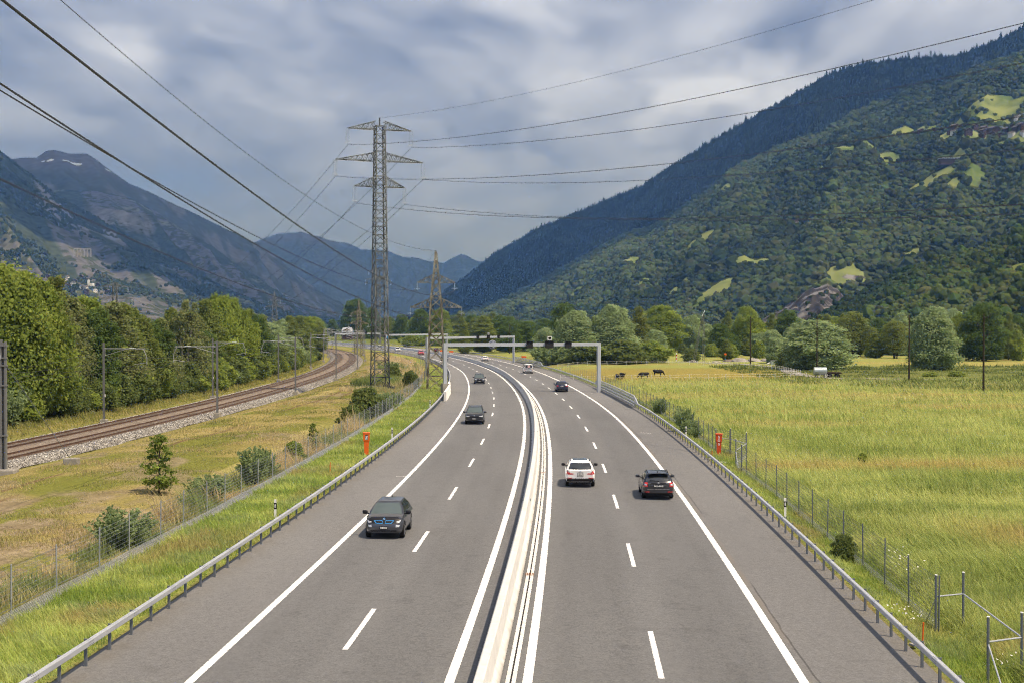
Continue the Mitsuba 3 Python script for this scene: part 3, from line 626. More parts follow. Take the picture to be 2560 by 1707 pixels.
pt2, attP2 = pylon('small distant lattice pylon behind the gap in the left woodland', -186, 1100, .3, [(a * 1.7, b * 2.0) for a, b in lv2], [(28.6, 4.7, 1.4, 3), (23.5, 7.6, 1.6, 4)], 'pylon_steel', .22, 'x', 2.6, 36.5)

# ------------------------------------------------------------------ measured values: spans of the power lines, clearings and hamlets
W1_DZ, W1_SAG = [1.62, .77, -2.25, -2.86, -5.96, -7.77, 5.99], [9.3, 9.1, 9.0, 8.81, 8.57, 7.88, 9.31]
W2_DX, W2_DZ, W2_SAG = [-7.74, -.84, -7.55, -9.34, -16.88], [14.76, 7.34, 17.77, 16.61, 23.92], [5.57, 5.24, 6.47, 6.39, 9.61]
MEADOW2_DATA = [(727, 2158, 52, 25, -0.33), (694, 2109, 30, 25, -0.32), (748, 2139, 33, 58, -0.34), (671, 2179, 34, 25, -0.3), (654, 2294, 29, 25, -0.28), (703, 2043, 34, 25, -0.33), (632, 1947, 33, 25, -0.31), (677, 1889, 21, 25, -0.34), (521, 2152, 38, 25, -0.24), (558, 2082, 16, 25, -0.26), (488, 2137, 16, 42, -0.22), (579, 1780, 20, 25, -0.31), (550, 1845, 30, 25, -0.29), (269, 1994, 15, 25, -0.13), (297, 2980, 12, 61, -0.1), (211, 1784, 14, 28, -0.12), (252, 1651, 18, 25, -0.15), (297, 1737, 22, 28, -0.17), (255, 1795, 9, 25, -0.14), (187, 1973, 13, 25, -0.09), (217, 1637, 11, 25, -0.13), (355, 1505, 16, 25, -0.23), (374, 2461, 9, 49, -0.15), (602, 1885, 14, 25, -0.31)]
MEADOW4_DATA = [(353, 1121, 12, 26, -0.31), (367, 1081, 9, 26, -0.33), (319, 884, 5, 25, -0.35), (344, 1167, 8, 25, -0.29)]
HAMLET_R = [(650, 2283), (659, 2268), (669, 2253), (675, 2250), (680, 2224), (677, 2177), (676, 2153), (684, 2174), (676, 2116), (660, 2073), (628, 1936), (650, 1977), (665, 1983), (675, 1992), (648, 1940), (657, 1962), (664, 1946), (669, 1944), (683, 1963), (683, 1947), (701, 1990), (686, 1926), (681, 1899), (685, 1894), (685, 1894), (699, 1942), (655, 1924), (656, 1911), (666, 1920), (673, 1894), (684, 1878)]
HAMLET_L = [(-847, 2565), (-889, 2761), (-919, 2903), (-903, 2842), (-878, 2751), (-866, 2742), (-886, 2837), (-910, 2927), (-882, 2858), (-908, 2969), (-854, 2789), (-834, 2749), (-828, 2736), (-852, 2898), (-819, 2761), (-798, 2773), (-870, 2890)]
CHURCH = (-857, 2864)
BARN_R = (583, 1868)
VIADUCT = [(-978, 3139), (-988, 3266)]
RIDGE_PYLONS = [(1111, 3948), (1132, 3917), (1167, 3924)]
# ------------------------------------------------------------------ power lines
def solo(name, label, cat, mesh, bsdf, smooth=False, group=None, kind=None, **kw):
    key = numbered(name); scene[key] = mikit.ply(mesh, bsdf, smooth, **kw); return tag(key, label, cat, group, kind)
def span(a, b, sag, r, label, group=None, n=60):
    a, b = np.asarray(a, float), np.asarray(b, float); t = np.linspace(0, 1, n)[:, None]
    p = a + (b - a) * t; p[:, 2:] -= 4 * sag * t * (1 - t)
    return solo('power_line', label, 'cable', MB().tube(p, r, 5).mesh(), 'wire', True, group)
A = [np.array(a) for a in attM]        # upper right, upper left, middle right, middle left, lower right, lower left, peak (sd -1 first)
D1 = np.array([.4156, -.909, 0])
for i, nm in enumerate(('upper left arm', 'upper right arm', 'middle left arm', 'middle right arm', 'lower left arm', 'lower right arm')):
    span(A[i], A[i] + D1 * 320 + [0, 0, W1_DZ[i]], W1_SAG[i], .030, f'black power line from the tall pylon {nm} to the right edge')
span(A[6], A[6] + D1 * 320 + [0, 0, W1_DZ[6]], W1_SAG[6], .018, 'thin topmost earth wire from the tall pylon peak to the upper right')
for i, nm in enumerate(('upper left arm', 'upper right arm', 'middle left arm', 'middle right arm', 'lower left arm', 'lower right arm')):
    span(A[i], attP1[i], 16, .034, f'thin power line from the tall pylon {nm} down to the left')
B = [np.array(a) for a in attL]
for i, nm in enumerate(('upper left arm', 'upper right arm', 'lower left arm', 'lower right arm')):
    span(B[i], B[i] + np.array([W2_DX[i], -270, W2_DZ[i]]), W2_SAG[i], .030, f'black power line from the low pylon {nm} to the upper left')
span(B[4], B[4] + np.array([W2_DX[4], -270, W2_DZ[4]]), W2_SAG[4], .020, 'thin earth wire from the low weathered pylon peak to the top left')
for i in range(5): span(B[i], attF[i], 5, .022, 'thin power line from the low weathered pylon to the thin distant pylon', 'lines between the low and the thin distant pylon')
for i in range(4): span(attF[i], attP2[i], 14, .04, 'faint power line from the thin distant pylon towards the hills', 'far lines behind the railway')

# ------------------------------------------------------------------ railway
rs = np.arange(-60, 760, 3.0)
pr = [(-5.6, -1.15), (-4.35, -.28), (-3.6, -.17), (0, -.13), (3.6, -.17), (4.35, -.28), (5.0, -.72), (6.1, -.95)]
P = np.stack([RAIL.at(rs, a) + np.array([0, 0, b]) for a, b in pr], 1); v, f = loft(P[:, ::-1], closed=False)
O_, S_ = np.meshgrid([a for a, _ in pr][::-1], rs)
struct('track_bed', (v, f), 'ballast', True, uv=np.stack([O_.ravel(), S_.ravel()], 1), label='pale grey ballast bed of the railway')
stv = []
trk = tag(numbered('railway_track'), 'two brown railway tracks curving left along the woodland', 'railway track')
TR = (-2.0, 2.0)
for o in TR:
    for g_ in (-.7525, .7525):
        q = np.arange(-60, 760, 2.5); pp = [(-.065, -.17), (-.065, -.15), (-.012, -.13), (-.012, -.04), (-.036, -.03), (-.036, 0), (.036, 0), (.036, -.03), (.012, -.04), (.012, -.13), (.065, -.15), (.065, -.17)]
        P = np.stack([RAIL.at(q, o + g_ + a) + np.array([0, 0, b + .02]) for a, b in pp], 1); v, f = loft(P, True, True)
        part(trk, 'rail', (v, f[:, ::-1]), 'rail_steel')
    mb = MB()
    for s in np.arange(20, 420, .62): mb.box(RAIL.at(s, o, -.185), (2.5, .26, .09 + .02 * rng.random()), RAIL.head(s))
    part(trk, 'sleepers', mb.mesh(), 'sleeper', kind='stuff')
# loose ballast stones on the shoulder
N = 14000; ss_ = rng.uniform(25, 190, N); oo_ = np.where(rng.random(N) < .75, rng.uniform(3.2, 5.3, N), rng.uniform(-4.6, -3.2, N))
c = RAIL.at(ss_, oo_); c[:, 2] = np.interp(ss_, RAIL.S, RAIL.z) + np.interp(oo_, [a for a, _ in pr], [b for _, b in pr]) + .02
tet = np.array([[1, 1, 1], [1, -1, -1], [-1, 1, -1], [-1, -1, 1]]) * .55
R = rng.normal(0, 1, (N, 3, 3)); R, _ = np.linalg.qr(R); sz = rng.uniform(.04, .10, N)
V = (np.einsum('nij,kj->nki', R, tet) * sz[:, None, None] + c[:, None]).reshape(-1, 3)
Fc = (np.array([[0, 1, 2], [0, 3, 1], [0, 2, 3], [1, 3, 2]])[None] + (np.arange(N) * 4)[:, None, None]).reshape(-1, 3)
cc = np.repeat(np.clip(rng.normal(.42, .13, N), .12, .7)[:, None] * [1, .96, .88], 4, 0)
tag(part(None, 'ballast_stones', (V, Fc), 'tinted', False, color=cc), 'loose grey ballast stones beside the railway tracks', 'stones', kind='stuff')

def catenary_mast(s, o, label, h=8.6, arm=4.7, detail=True, far=False):
    k = thing('railway_mast', label, 'railway mast', 'railway masts along the double track'); p = RAIL.at(s, o); base = gz(p[0], p[1]) if abs(o) > 5.5 else p[2] - .6
    hd = RAIL.head(s); sd = -1 if o > 0 else 1; z0 = p[2]; tw = rot_z(hd + (0 if sd > 0 else math.pi), (p[0], p[1], z0))   # local +x points to the track
    m = MB()
    for y in (-.09, .09): m.box((0, y, h / 2 - .3), (.20, .012, h + .2))
    m.box((0, 0, h / 2 - .3), (.014, .17, h + .2)); part(k, 'mast', m.mesh(), 'mast_steel', tw=tw)
    part(k, 'plinth', rbox((.7, .9, 1.0), .04, (0, 0, min(base - z0, 0) + .05)), 'old_concrete', tw=tw)
    za = h - .85
    m = MB().bar((.1, 0, za), (arm, 0, za - .02), .09, sides=6).bar((.12, 0, za - .75), (arm * .55, 0, za - .03), .06, sides=6).bar((.14, 0, za), (.14, 0, za - .75), .06, sides=6)
    part(k, 'arm', m.mesh(), 'arm_steel', tw=tw)
    x = arm - .25
    part(k, 'insulator', MB().bar((arm * .62, 0, za + .02), (arm * .76, 0, za + .02), .14, sides=8).mesh(), 'insulator', tw=tw)
    part(k, 'drop_bracket', MB().tube([(x, 0, za), (x + .32, 0, za - .72), (x + .40, 0, za - 1.0), (x + .40, 0, za - 1.75)], .04, 6).mesh(), 'arm_steel', tw=tw)
    part(k, 'steady_arm', MB().bar((x + .40, 0, za - 1.5), (x - .95, 0, za - 1.72), .05, sides=5).mesh(), 'arm_steel', tw=tw)
    if not far: part(k, 'number_plate', box((.14, .0, 2.55), (.02, .24, .30)), 'white', tw=tw)
    return k, tw
ML = [(93.3, -4.9, 'grey railway mast with arm, leftmost one behind the tracks'), (144.9, -4.9, 'grey railway mast behind the tracks, almost hidden by the mast in front of it'), (208.4, -5.0, 'third grey railway mast behind the tracks before the dark shrub'),
      (278.3, -5.6, 'fourth grey railway mast behind the tracks'), (331, -5.6, 'fifth grey railway mast behind the tracks'), (385, -5.6, 'grey railway mast on the inner side of the far curve'), (440, -5.6, 'farthest grey railway mast on the inner side of the curve'), (500, -5.6, 'tiny railway mast at the vanishing end of the inner track')]
MR = [(101.4, 5.6, 'grey railway mast with arm nearest in front of the tracks at mid left'), (151, 6.2, 'second grey railway mast in front of the tracks'), (204, 6.4, 'third grey railway mast in front of the tracks on a pale plinth'), (274.4, 5.8, 'fourth grey railway mast in front of the tracks at the curve'),
      (334.5, 5.8, 'fifth grey railway mast in front of the tracks near the tall pylon'), (400, 6.0, 'grey railway mast on the outer side of the far curve'), (464.7, 6.4, 'far railway mast on the outer side of the curve beside the thin pylon'), (537, 6.6, 'tiny railway mast at the far outer end of the curve')]
for i, (s, o, lb) in enumerate(ML): catenary_mast(s, o, lb, 8.5, 4.6, far=s > 220)
for i, (s, o, lb) in enumerate(MR): catenary_mast(s, o, lb, 8.6, 4.9, far=s > 220)
ka, twa = catenary_mast(33.0, 9.3 if False else 6.6, 'railway anchor mast with brown counterweights at the left edge', 8.9, 4.2)
# anchor mast: stands where the left frame edge cuts it
for key in [k for k in list(scene) if k.startswith(ka + '__arm') or k.startswith(ka + '__drop') or k.startswith(ka + '__steady') or k.startswith(ka + '__ins') or k.startswith(ka + '__number') or k.startswith(ka + '__mast') or k.startswith(ka + '__plinth')]: del scene[key]
ap = np.array([-33.45, 92.3, gz(-33.45, 92.3)]); twa = rot_z(RAIL.head(33) + .15, ap)
part(ka, 'mast', MB().box((-.14, 0, 4.4), (.16, .34, 9.0)).box((.16, 0, 4.3), (.10, .34, 8.9)).box((0, .1, 4.3), (.3, .03, 8.8)).mesh(), 'mast_steel', tw=twa)
part(ka, 'plinth', rbox((1.7, 1.3, 1.0), .08, (0, 0, -.1)), 'old_concrete', tw=twa)
for i in range(13): part(ka, 'counterweight', cyl(.17, .24, (-.38, -.15, 1.75 + i * .262), 'z', 14), 'insulator_brown' if i % 4 else 'plate_white', tw=twa)
part(ka, 'weight_rod', MB().bar((-.38, -.15, 1.5), (-.38, -.15, 8.3), .05, sides=5).box((-.38, -.15, 5.25), (.34, .34, .18)).box((-.38, -.15, 1.5), (.36, .36, .25)).mesh(), 'plate_white', tw=twa)
for z in (2.6, 5.9, 7.2, 7.7, 8.5): part(ka, 'clamp', box((-.05, 0, z), (.62, .44, .09)), 'mast_steel', tw=twa)
part(ka, 'pulley', cyl(.28, .08, (-.35, -.2, 7.75), 'y', 18), 'galvanised', tw=twa)
gp = np.array([-30.6, 97.5, gz(-30.6, 97.5)]); part(ka, 'stay_wire', MB().bar(ap + [0.2, 0, 7.2], gp + [0, 0, .3], .045, sides=5).mesh(), 'post_steel'); part(ka, 'stay_base', rbox((1.0, .7, .7), .05, gp + [0, 0, .1]), 'old_concrete')
def track_wire(o, z, label, sag=.5):
    st = np.arange(-20, 560, 50.0); mb = MB(); pts = []
    for a in st:
        for t in np.arange(0, 1, .1): pts.append(RAIL.at(a + 50 * t, o, z - 4 * sag * t * (1 - t)))
    return solo('contact_wire', label, 'cable', MB().tube(np.array(pts), .012, 4).mesh(), 'wire', True, 'overhead wires of the railway')
track_wire(-2.0, 7.3, 'overhead messenger wire above the far track', .9); track_wire(-2.0, 5.75, 'contact wire above the far track', 0.05)
track_wire(2.0, 7.3, 'overhead messenger wire above the near track', .9); track_wire(2.0, 5.75, 'contact wire above the near track', 0.05)

# ------------------------------------------------------------------ things on the meadow
def wood_pole(x, y, h, label, cross=True):
    k = thing('wooden_pole', label, 'utility pole', 'wooden utility poles on the right meadow'); z = gz(x, y); p = np.array([x, y, z])
    part(k, 'pole', MB().tube([p - [0, 0, .4], p + [0, 0, h * .5], p + [0.02, 0, h]], [.17, .14, .10], 8).mesh(), 'pole_wood', 30)
    for zz, sd in ((h - .45, 1), (h - 1.75, -1), (h - 3.05, 1)):
        part(k, 'cross_arm', MB().tube([p + [0, 0, zz - .15], p + [sd * .35, 0, zz - .12], p + [sd * .8, 0, zz + .05], p + [sd * .95, 0, zz + .3]], .045, 5).mesh(), 'pole_wood')
        part(k, 'insulator', MB().bar(p + [sd * .95, 0, zz + .2], p + [sd * .95, 0, zz + .5], .14, sides=6).mesh(), 'black')
    return [p + [sd * .95, 0, zz + .5] for zz, sd in ((h - .45, 1), (h - 1.75, -1), (h - 3.05, 1))]
PW = [wood_pole(68.9, 205.2, 11.3, 'dark wooden utility pole on the right meadow, rightmost and tallest in view'), wood_pole(67.8, 239.8, 11.4, 'dark wooden utility pole left of the round silver willow, second from the right'),
      wood_pole(63.2, 291.1, 11.2, 'dark wooden utility pole standing by the grey water tank'), wood_pole(58.7, 345.8, 11.6, 'dark wooden utility pole behind the pasture, near the gravel heap')]
P5 = wood_pole(-.8, 479.8, 10.0, 'small dark wooden pole left of the second gantry right post'); P6 = wood_pole(-9.4, 516.2, 9.1, 'small dark wooden pole behind the second gantry signs')
nxt = [p + np.array([3.0, -40.0, 0.2]) for p in PW[0]]
for q in range(3):
    for a, b in zip([nxt] + PW[:-1], PW): solo('telephone_wire', 'thin wire strung between the wooden poles on the meadow', 'cable', MB().tube(np.stack([a[q] + (b[q] - a[q]) * t - np.array([0, 0, 2.0 * t * (1 - t)]) for t in np.linspace(0, 1, 14)]), .012, 4).mesh(), 'wire', True, 'wires between the wooden poles')
lm = thing('lattice_mast', 'slim twin legged lattice mast with white insulators by the bushes', 'mast'); x, y = 50.5, 370.3; z = gz(x, y)
for dx in (-2.6, 0):
    mb = MB()
    for a in (-.3, .3): mb.bar((x + dx * 1 + a * 1, y, z), (x + a * .3 + (dx * .05), y, z + 12.6), .10)
    for i in range(16):
        t0, t1 = i / 16, (i + 1) / 16; w0, w1 = .3 - .21 * t0, .3 - .21 * t1; c0, c1 = dx * (1 - .95 * t0), dx * (1 - .95 * t1); sg_ = 1 if i % 2 else -1
        mb.bar((x + c0 - sg_ * w0, y, z + 12.6 * t0), (x + c1 + sg_ * w1, y, z + 12.6 * t1), .06)
    part(lm, 'lattice_leg', mb.mesh(), 'pylon_steel')
part(lm, 'head', MB().bar((x - .8, y, z + 11.6), (x + 1.6, y, z + 11.8), .12).bar((x, y, z + 12), (x, y, z + 12.9), .2).mesh(), 'pylon_steel')
for dx, dz in ((-.4, 11.9), (.1, 12.9), (-.1, 12.4)): part(lm, 'insulator', MB().bar((x + dx, y, z + dz), (x + dx + .15, y, z + dz + .6), .2, sides=6).mesh(), 'white')

def cow(x, y, rz, label, graze=True, s=1.0):
    k = thing('cow', label, 'cow'); z = gz(x, y)
    J = dict(rump=((-.75, 0, 1.12), .30), hip=((-.55, 0, 1.02), .36), mid=((0, 0, .92), .40), chest=((.55, 0, .92), .37), with_=((.62, 0, 1.12), .26), neck=((.98, 0, 1.0), .21),
             head0=((1.22, .04, .62 if graze else 1.15), .15), muz=((1.40, .06, .28 if graze else .98), .09), tail0=((-1.02, 0, 1.22), .05), tail1=((-1.10, .02, .55), .035))
    def leg(n, x, y, hind):
        if hind: J.update({n + 'a': ((x, y, .80), .19), n + 'b': ((x - .14, y, .46), .085), n + 'c': ((x - .07, y, .10), .06), n + 'd': ((x - .02, y, .03), .07)})
        else: J.update({n + 'a': ((x, y, .74), .15), n + 'b': ((x + .02, y, .40), .085), n + 'c': ((x, y, .10), .06), n + 'd': ((x + .03, y, .03), .07)})
    for n, xx, yy, hd in (('l1', -.66, .19, 1), ('l2', -.60, -.19, 1), ('l3', .52, .18, 0), ('l4', .60, -.18, 0)): leg(n, xx, yy, hd)
    bones = [('rump', 'hip'), ('hip', 'mid'), ('mid', 'chest'), ('chest', 'with_'), ('with_', 'neck'), ('chest', 'neck'), ('neck', 'head0'), ('head0', 'muz'), ('rump', 'tail0'), ('tail0', 'tail1'), ('hip', 'with_')]
    for n in ('l1', 'l2', 'l3', 'l4'): bones += [(n + 'a', n + 'b'), (n + 'b', n + 'c'), (n + 'c', n + 'd')]
    def ball(n): (a, b, c), r = J[n]; return m3d.Manifold.sphere(r, 10).translate([a, b, c])
    m = m3d.Manifold.batch_boolean([m3d.Manifold.batch_hull([ball(a), ball(b)]) for a, b in bones], m3d.OpType.Add)
    q = m.refine_to_length(.12).to_mesh(); tm = trimesh.Trimesh(q.vert_properties[:, :3], q.tri_verts); trimesh.smoothing.filter_taubin(tm, iterations=8)
    tw = T().translate([x, y, z]).rotate([0, 0, 1], rz).scale(s)
    part(k, 'body', tm, 'cow_hide', True, tw=tw)
    hz = .68 if graze else 1.22
    for sy in (-1, 1): part(k, 'ear', MB().add(*(lambda s_: (np.array(s_.vertices) * [.05, .13, .07] + [1.16, .04 + sy * .22, hz + .05], s_.faces))(trimesh.creation.icosphere(1))).mesh(), 'cow_hide', True, tw=tw)
cow(19.0, 254.0, 100, 'black cow, left front one of the grazing pair nearest the motorway', True, .84)
cow(20.2, 257.5, -70, 'black cow standing just behind its neighbour nearest the motorway', False, .84)
cow(24.0, 255.1, 170, 'black cow grazing alone in the middle of the pasture', True, .86)
cow(27.9, 268.5, -12, 'black cow with lowered head, rightmost of the four', True, .9)

k = thing('water_tank', 'grey cylindrical water tank on legs beside the track at the meadow edge', 'tank'); x, y = 57.1, 260.3; z = gz(x, y)
part(k, 'barrel', cyl(.72, 2.3, (x, y, z + 1.25), 'x', 28), 'tank_steel', 30)
for dx in (-.8, .8):
    for dy in (-.45, .45): part(k, 'leg', MB().bar((x + dx, y + dy, z - .2), (x + dx, y + dy * .8, z + .8), .1).mesh(), 'mast_steel')
part(k, 'drawbar', MB().bar((x + 1.1, y, z + .5), (x + 2.0, y, z + .35), .1).mesh(), 'mast_steel')
for dx in (-.3, .7, 1.0): part(k, 'white_stake', MB().bar((x + dx, y - 1, z), (x + dx + .1, y - 1, z + .7), .07).mesh(), 'white')
k = thing('farm_trailer', 'low dark farm trailer loaded with timber right of the water tank', 'trailer'); x, y = 59.9, 261.8; z = gz(x, y)
part(k, 'bed', MB().box((x, y, z + .75), (3.0, 1.5, .12)).mesh(), 'pole_wood')
for i in range(7): part(k, 'log', MB().bar((x - 1.4, y - .6 + i * .2, z + .9 + .05 * (i % 3)), (x + 1.3 + .1 * (i % 2), y - .62 + i * .2, z + .92), .17, sides=6).mesh(), 'pole_wood')
for dx in (-.7, .7):
    for dy in (-.75, .75): part(k, 'wheel', cyl(.36, .18, (x + dx, y + dy, z + .36), 'y', 16), 'tyre')
k = thing('storage_box', 'grey green storage box with white bags under the bushes', 'box'); x, y = 64.3, 344.5; z = gz(x, y)
part(k, 'crate', rbox((1.7, 1.2, .95), .04, (x, y, z + .5)), 'tank_steel'); part(k, 'lid', rbox((1.8, 1.3, .08), .03, (x, y, z + 1.02)), 'mast_steel')
part(k, 'bag', rbox((.55, .5, .5), .18, (x - 1.2, y - .2, z + .3)), 'plate_white', 40); part(k, 'bag', rbox((.5, .5, .4), .15, (x - 1.6, y - .3, z + .2)), 'plate_white', 40)
k = thing('warning_sign', 'small orange sign board on a pole by the gravel heap', 'sign'); x, y = 56.3, 370.8; z = gz(x, y)
part(k, 'pole', MB().bar((x, y, z), (x, y, z + 2.0), .09, sides=6).mesh(), 'mast_steel'); part(k, 'board', rbox((.7, .06, .42), .02, (x, y - .06, z + 2.05)), 'sos_orange')
part(k, 'tag', box((x, y - .06, z + .75), (.26, .03, .34)), 'grille_blue')
for i, (x, y) in enumerate(((-20.7, 478), (-24.5, 492), (3.4, 405))):
    k = thing('orange_board', ('small orange work board beyond the barrier left of the second gantry', 'second small orange work board beyond the barrier', 'small orange work board seen under the nearest gantry beam')[i], 'sign'); z = gz(x, y)
    part(k, 'board', rbox((1.5, .06, .55), .02, (x, y, z + 1.2)), 'sos_orange'); part(k, 'leg', MB().bar((x - .5, y, z), (x - .5, y, z + 1), .08).bar((x + .5, y, z), (x + .5, y, z + 1), .08).mesh(), 'mast_steel')
k = thing('striped_marker', 'red and white striped marker post by the front bush', 'marker post'); x, y = 44.6, 381; z = gz(x, y)
for i in range(5): part(k, 'band', MB().bar((x, y, z + .45 * i), (x, y, z + .45 * i + .45), .34, sides=8).mesh(), 'white' if i % 2 == 0 else 'lamp_red')
# gravel heap and boulders
def rock(x, y, r, label, name='boulder', cat='rock', sq=.6, bs='old_concrete'):
    m = trimesh.creation.icosphere(3, r); d = meshkit.fbm(m.vertices / r * 1.2 + x, 4, 3); m.vertices = m.vertices * (.65 + .7 * d)[:, None] * [1, 1, sq] + [x, y, gz(x, y)]
    return solo(name, label, cat, m, bs, 40)
rock(48.0, 372, 1.0, 'pale boulder on the far lawn left of the bush'); rock(53.3, 366, 1.1, 'flat pale boulder beside the gravel lane', sq=.35)
for i, (x, y, r) in enumerate(((57.5, 374, 1.5), (60.5, 373, 2.4), (64.5, 374, 2.0), (68.0, 375, 1.6))): rock(x, y, r, ('dark soil heap at the end of the gravel heap', 'grey gravel heap by the orange sign', 'low grey gravel heap right of the wooden pole', 'low earth heap at the right end of the gravel')[i], 'gravel_heap', 'gravel', .45, 'sleeper' if i == 0 else 'old_concrete')
# gravel lane
xs = np.array([30, 41, 50, 56.5, 60, 60.5, 57.5, 55.8, 60, 75]); ys = np.array([372, 368.5, 362, 345, 330, 312, 290, 266, 256, 250])
tt = np.linspace(0, len(xs) - 1, 90); cx, cy = np.interp(tt, range(len(xs)), xs), np.interp(tt, range(len(ys)), ys); dx, dy = np.gradient(cx), np.gradient(cy); L_ = np.hypot(dx, dy)
P = np.stack([np.stack([cx - dy / L_ * w, cy + dx / L_ * w, ground_z(cx - dy / L_ * w, cy + dx / L_ * w) + .06], -1) for w in (-1.5, 0, 1.5)], 1); v, f = loft(P, closed=False)
struct('gravel_lane', (v, f if np.cross(v[f[0][1]] - v[f[0][0]], v[f[0][2]] - v[f[0][0]])[2] > 0 else f[:, ::-1]), 'old_concrete', True)
# pasture fences: rows of white posts
def pasture_fence(label, pts, st):
    g = thing('pasture_fence', label, 'fence'); pts = np.array(pts, float); seg = np.hypot(*np.diff(pts, axis=0).T); d = np.concatenate([[0], np.cumsum(seg)]); tops = []
    for q in np.arange(0, d[-1], st):
        x, y = np.interp(q, d, pts[:, 0]), np.interp(q, d, pts[:, 1]); z = gz(x, y); tops.append((x, y, z))
        part(g, 'post', MB().bar((x, y, z - .1), (x + rng.normal(0, .06), y, z + 1.05), .085, sides=5).mesh(), 'plate_white')
    mb = MB()
    for z in (.55, .95): mb.tube(np.array(tops) + [0, 0, z], .012, 3)
    part(g, 'wires', mb.mesh(), 'white', kind='stuff')
pasture_fence('row of thin white fence posts along the near edge of the dry pasture', [(9, 262), (20, 251), (36, 250), (56, 258)], 3.4)
pasture_fence('row of white fence posts along the gravel lane behind the pasture', [(11, 338), (30, 345), (44, 342), (55, 322), (57.5, 300), (55.5, 270)], 2.6)
k = thing('tower_crane', 'distant orange construction crane above the treetops', 'crane'); x, y = 20, 2400.0
part(k, 'tower', MB().bar((x, y, -5), (x, y, 19), .9).mesh(), 'crane_orange'); part(k, 'jib', MB().bar((x - 2, y, 17.4), (x + 17, y, 19.6), 1.5).mesh(), 'crane_orange')
k = thing('barn', 'dark wooden barn with a pale metal roof beyond the railway curve', 'barn'); x, y = -105.5, 900.0
part(k, 'wall', MB().box((x, y, 2.6), (6.4, 8, 5.6)).mesh(), 'chalet_wood'); part(k, 'gable', trimesh.creation.extrude_polygon(sg.Polygon([(-3.2, 0), (3.2, 0), (0, 1.9)]), 7.8, engine='earcut').apply_transform(trimesh.transformations.translation_matrix([x, y + 3.9, 5.4]) @ trimesh.transformations.rotation_matrix(math.pi / 2, [1, 0, 0])), 'chalet_wood')
v = [(x - 3.4, y - 5, 5.0), (x + 4.2, y - 5, 5.0), (x + 2.8, y + 1, 7.7), (x - 2.9, y + 1, 7.7)]; part(k, 'roof', loft(np.array([[np.array(p) + [0, 0, q] for p in v] for q in (0, .2)]), True, True), 'tin_roof')
# ------------------------------------------------------------------ trees: prototypes (shapegroups) and instances
def leaf_quads(C, N, size, asp, col, r):
    """leaf faces at C with normals N"""
    n = len(C); N = N / (np.linalg.norm(N, axis=1, keepdims=True) + 1e-9)
    A = np.cross(N, r.normal(0, 1, (n, 3))); A /= np.linalg.norm(A, axis=1, keepdims=True) + 1e-9; B = np.cross(N, A)
    s = size * r.uniform(.65, 1.3, (n, 1))
    V = np.stack([C - A * s * asp, C - B * s * .5 + A * s * .1, C + A * s * asp, C + B * s * .5 + A * s * .1], 1).reshape(-1, 3)
    i = np.arange(n)[:, None] * 4
    return V, np.vstack([i + [0, 1, 2], i + [0, 2, 3]]), np.repeat(col, 4, 0)
KIND = {   # height, radius, crown base, exponent of outline, blobs, leaves per blob, blob size, leaf size, aspect, palette dark, palette light, droop
    'green':  (12, 4.6, .03, 'round', 84, 240, 1.35, 0.27, .62, (0.133, 0.192, 0.045), (0.366, 0.437, 0.098), .1),
    'dark':   (12, 4.2, .02, 'round', 80, 230, 1.35, 0.27, .60, (0.071, 0.122, 0.035), (0.195, 0.272, 0.078), .1),
    'olive':  (12, 4.0, .03, 'tall', 80, 230, 1.2, 0.26, .62, (0.129, 0.17, 0.046), (0.315, 0.372, 0.111), .2),
    'yellow': (12, 4.8, .07, 'round', 84, 235, 1.3, 0.27, .60, (0.167, 0.228, 0.046), (0.411, 0.491, 0.109), .1),
    'willow': (12, 4.6, .0, 'round', 90, 260, 1.2, 0.25, .85, (0.204, 0.267, 0.123), (0.482, 0.595, 0.298), .5),
    'birch':  (12, 3.2, .10, 'tall', 54, 170, 1.0, 0.24, .65, (0.149, 0.179, 0.065), (0.335, 0.372, 0.163), .9),
    'poplar': (12, 2.2, .03, 'column', 60, 170, .95, 0.24, .60, (0.1, 0.135, 0.039), (0.311, 0.339, 0.091), .0),
    'olivem': (12, 4.6, .16, 'round', 60, 190, 1.2, 0.25, .62, (0.144, 0.179, 0.05), (0.335, 0.389, 0.116), .2),
    'bushg':  (3, 1.9, .0, 'round', 44, 110, .62, .19, .62, (0.146, 0.209, 0.045), (0.422, 0.491, 0.113), .0),
    'bushd':  (3, 1.9, .0, 'round', 44, 110, .62, .19, .62, (0.092, 0.135, 0.045), (0.256, 0.306, 0.098), .0),
    'sapling': (3.4, 1.0, .08, 'round', 36, 48, .30, .13, .62, (.12, .17, .04), (.31, .39, .09), .1),
    'bushw':  (3, 2.0, .0, 'ragged', 40, 90, .55, .15, 1.15, (0.177, 0.237, 0.097), (0.41, 0.508, 0.243), .3)}
ALIAS = {'willowr': 'willow', 'yellowb': 'bushg', 'bushy': 'bushg'}
protos = {}
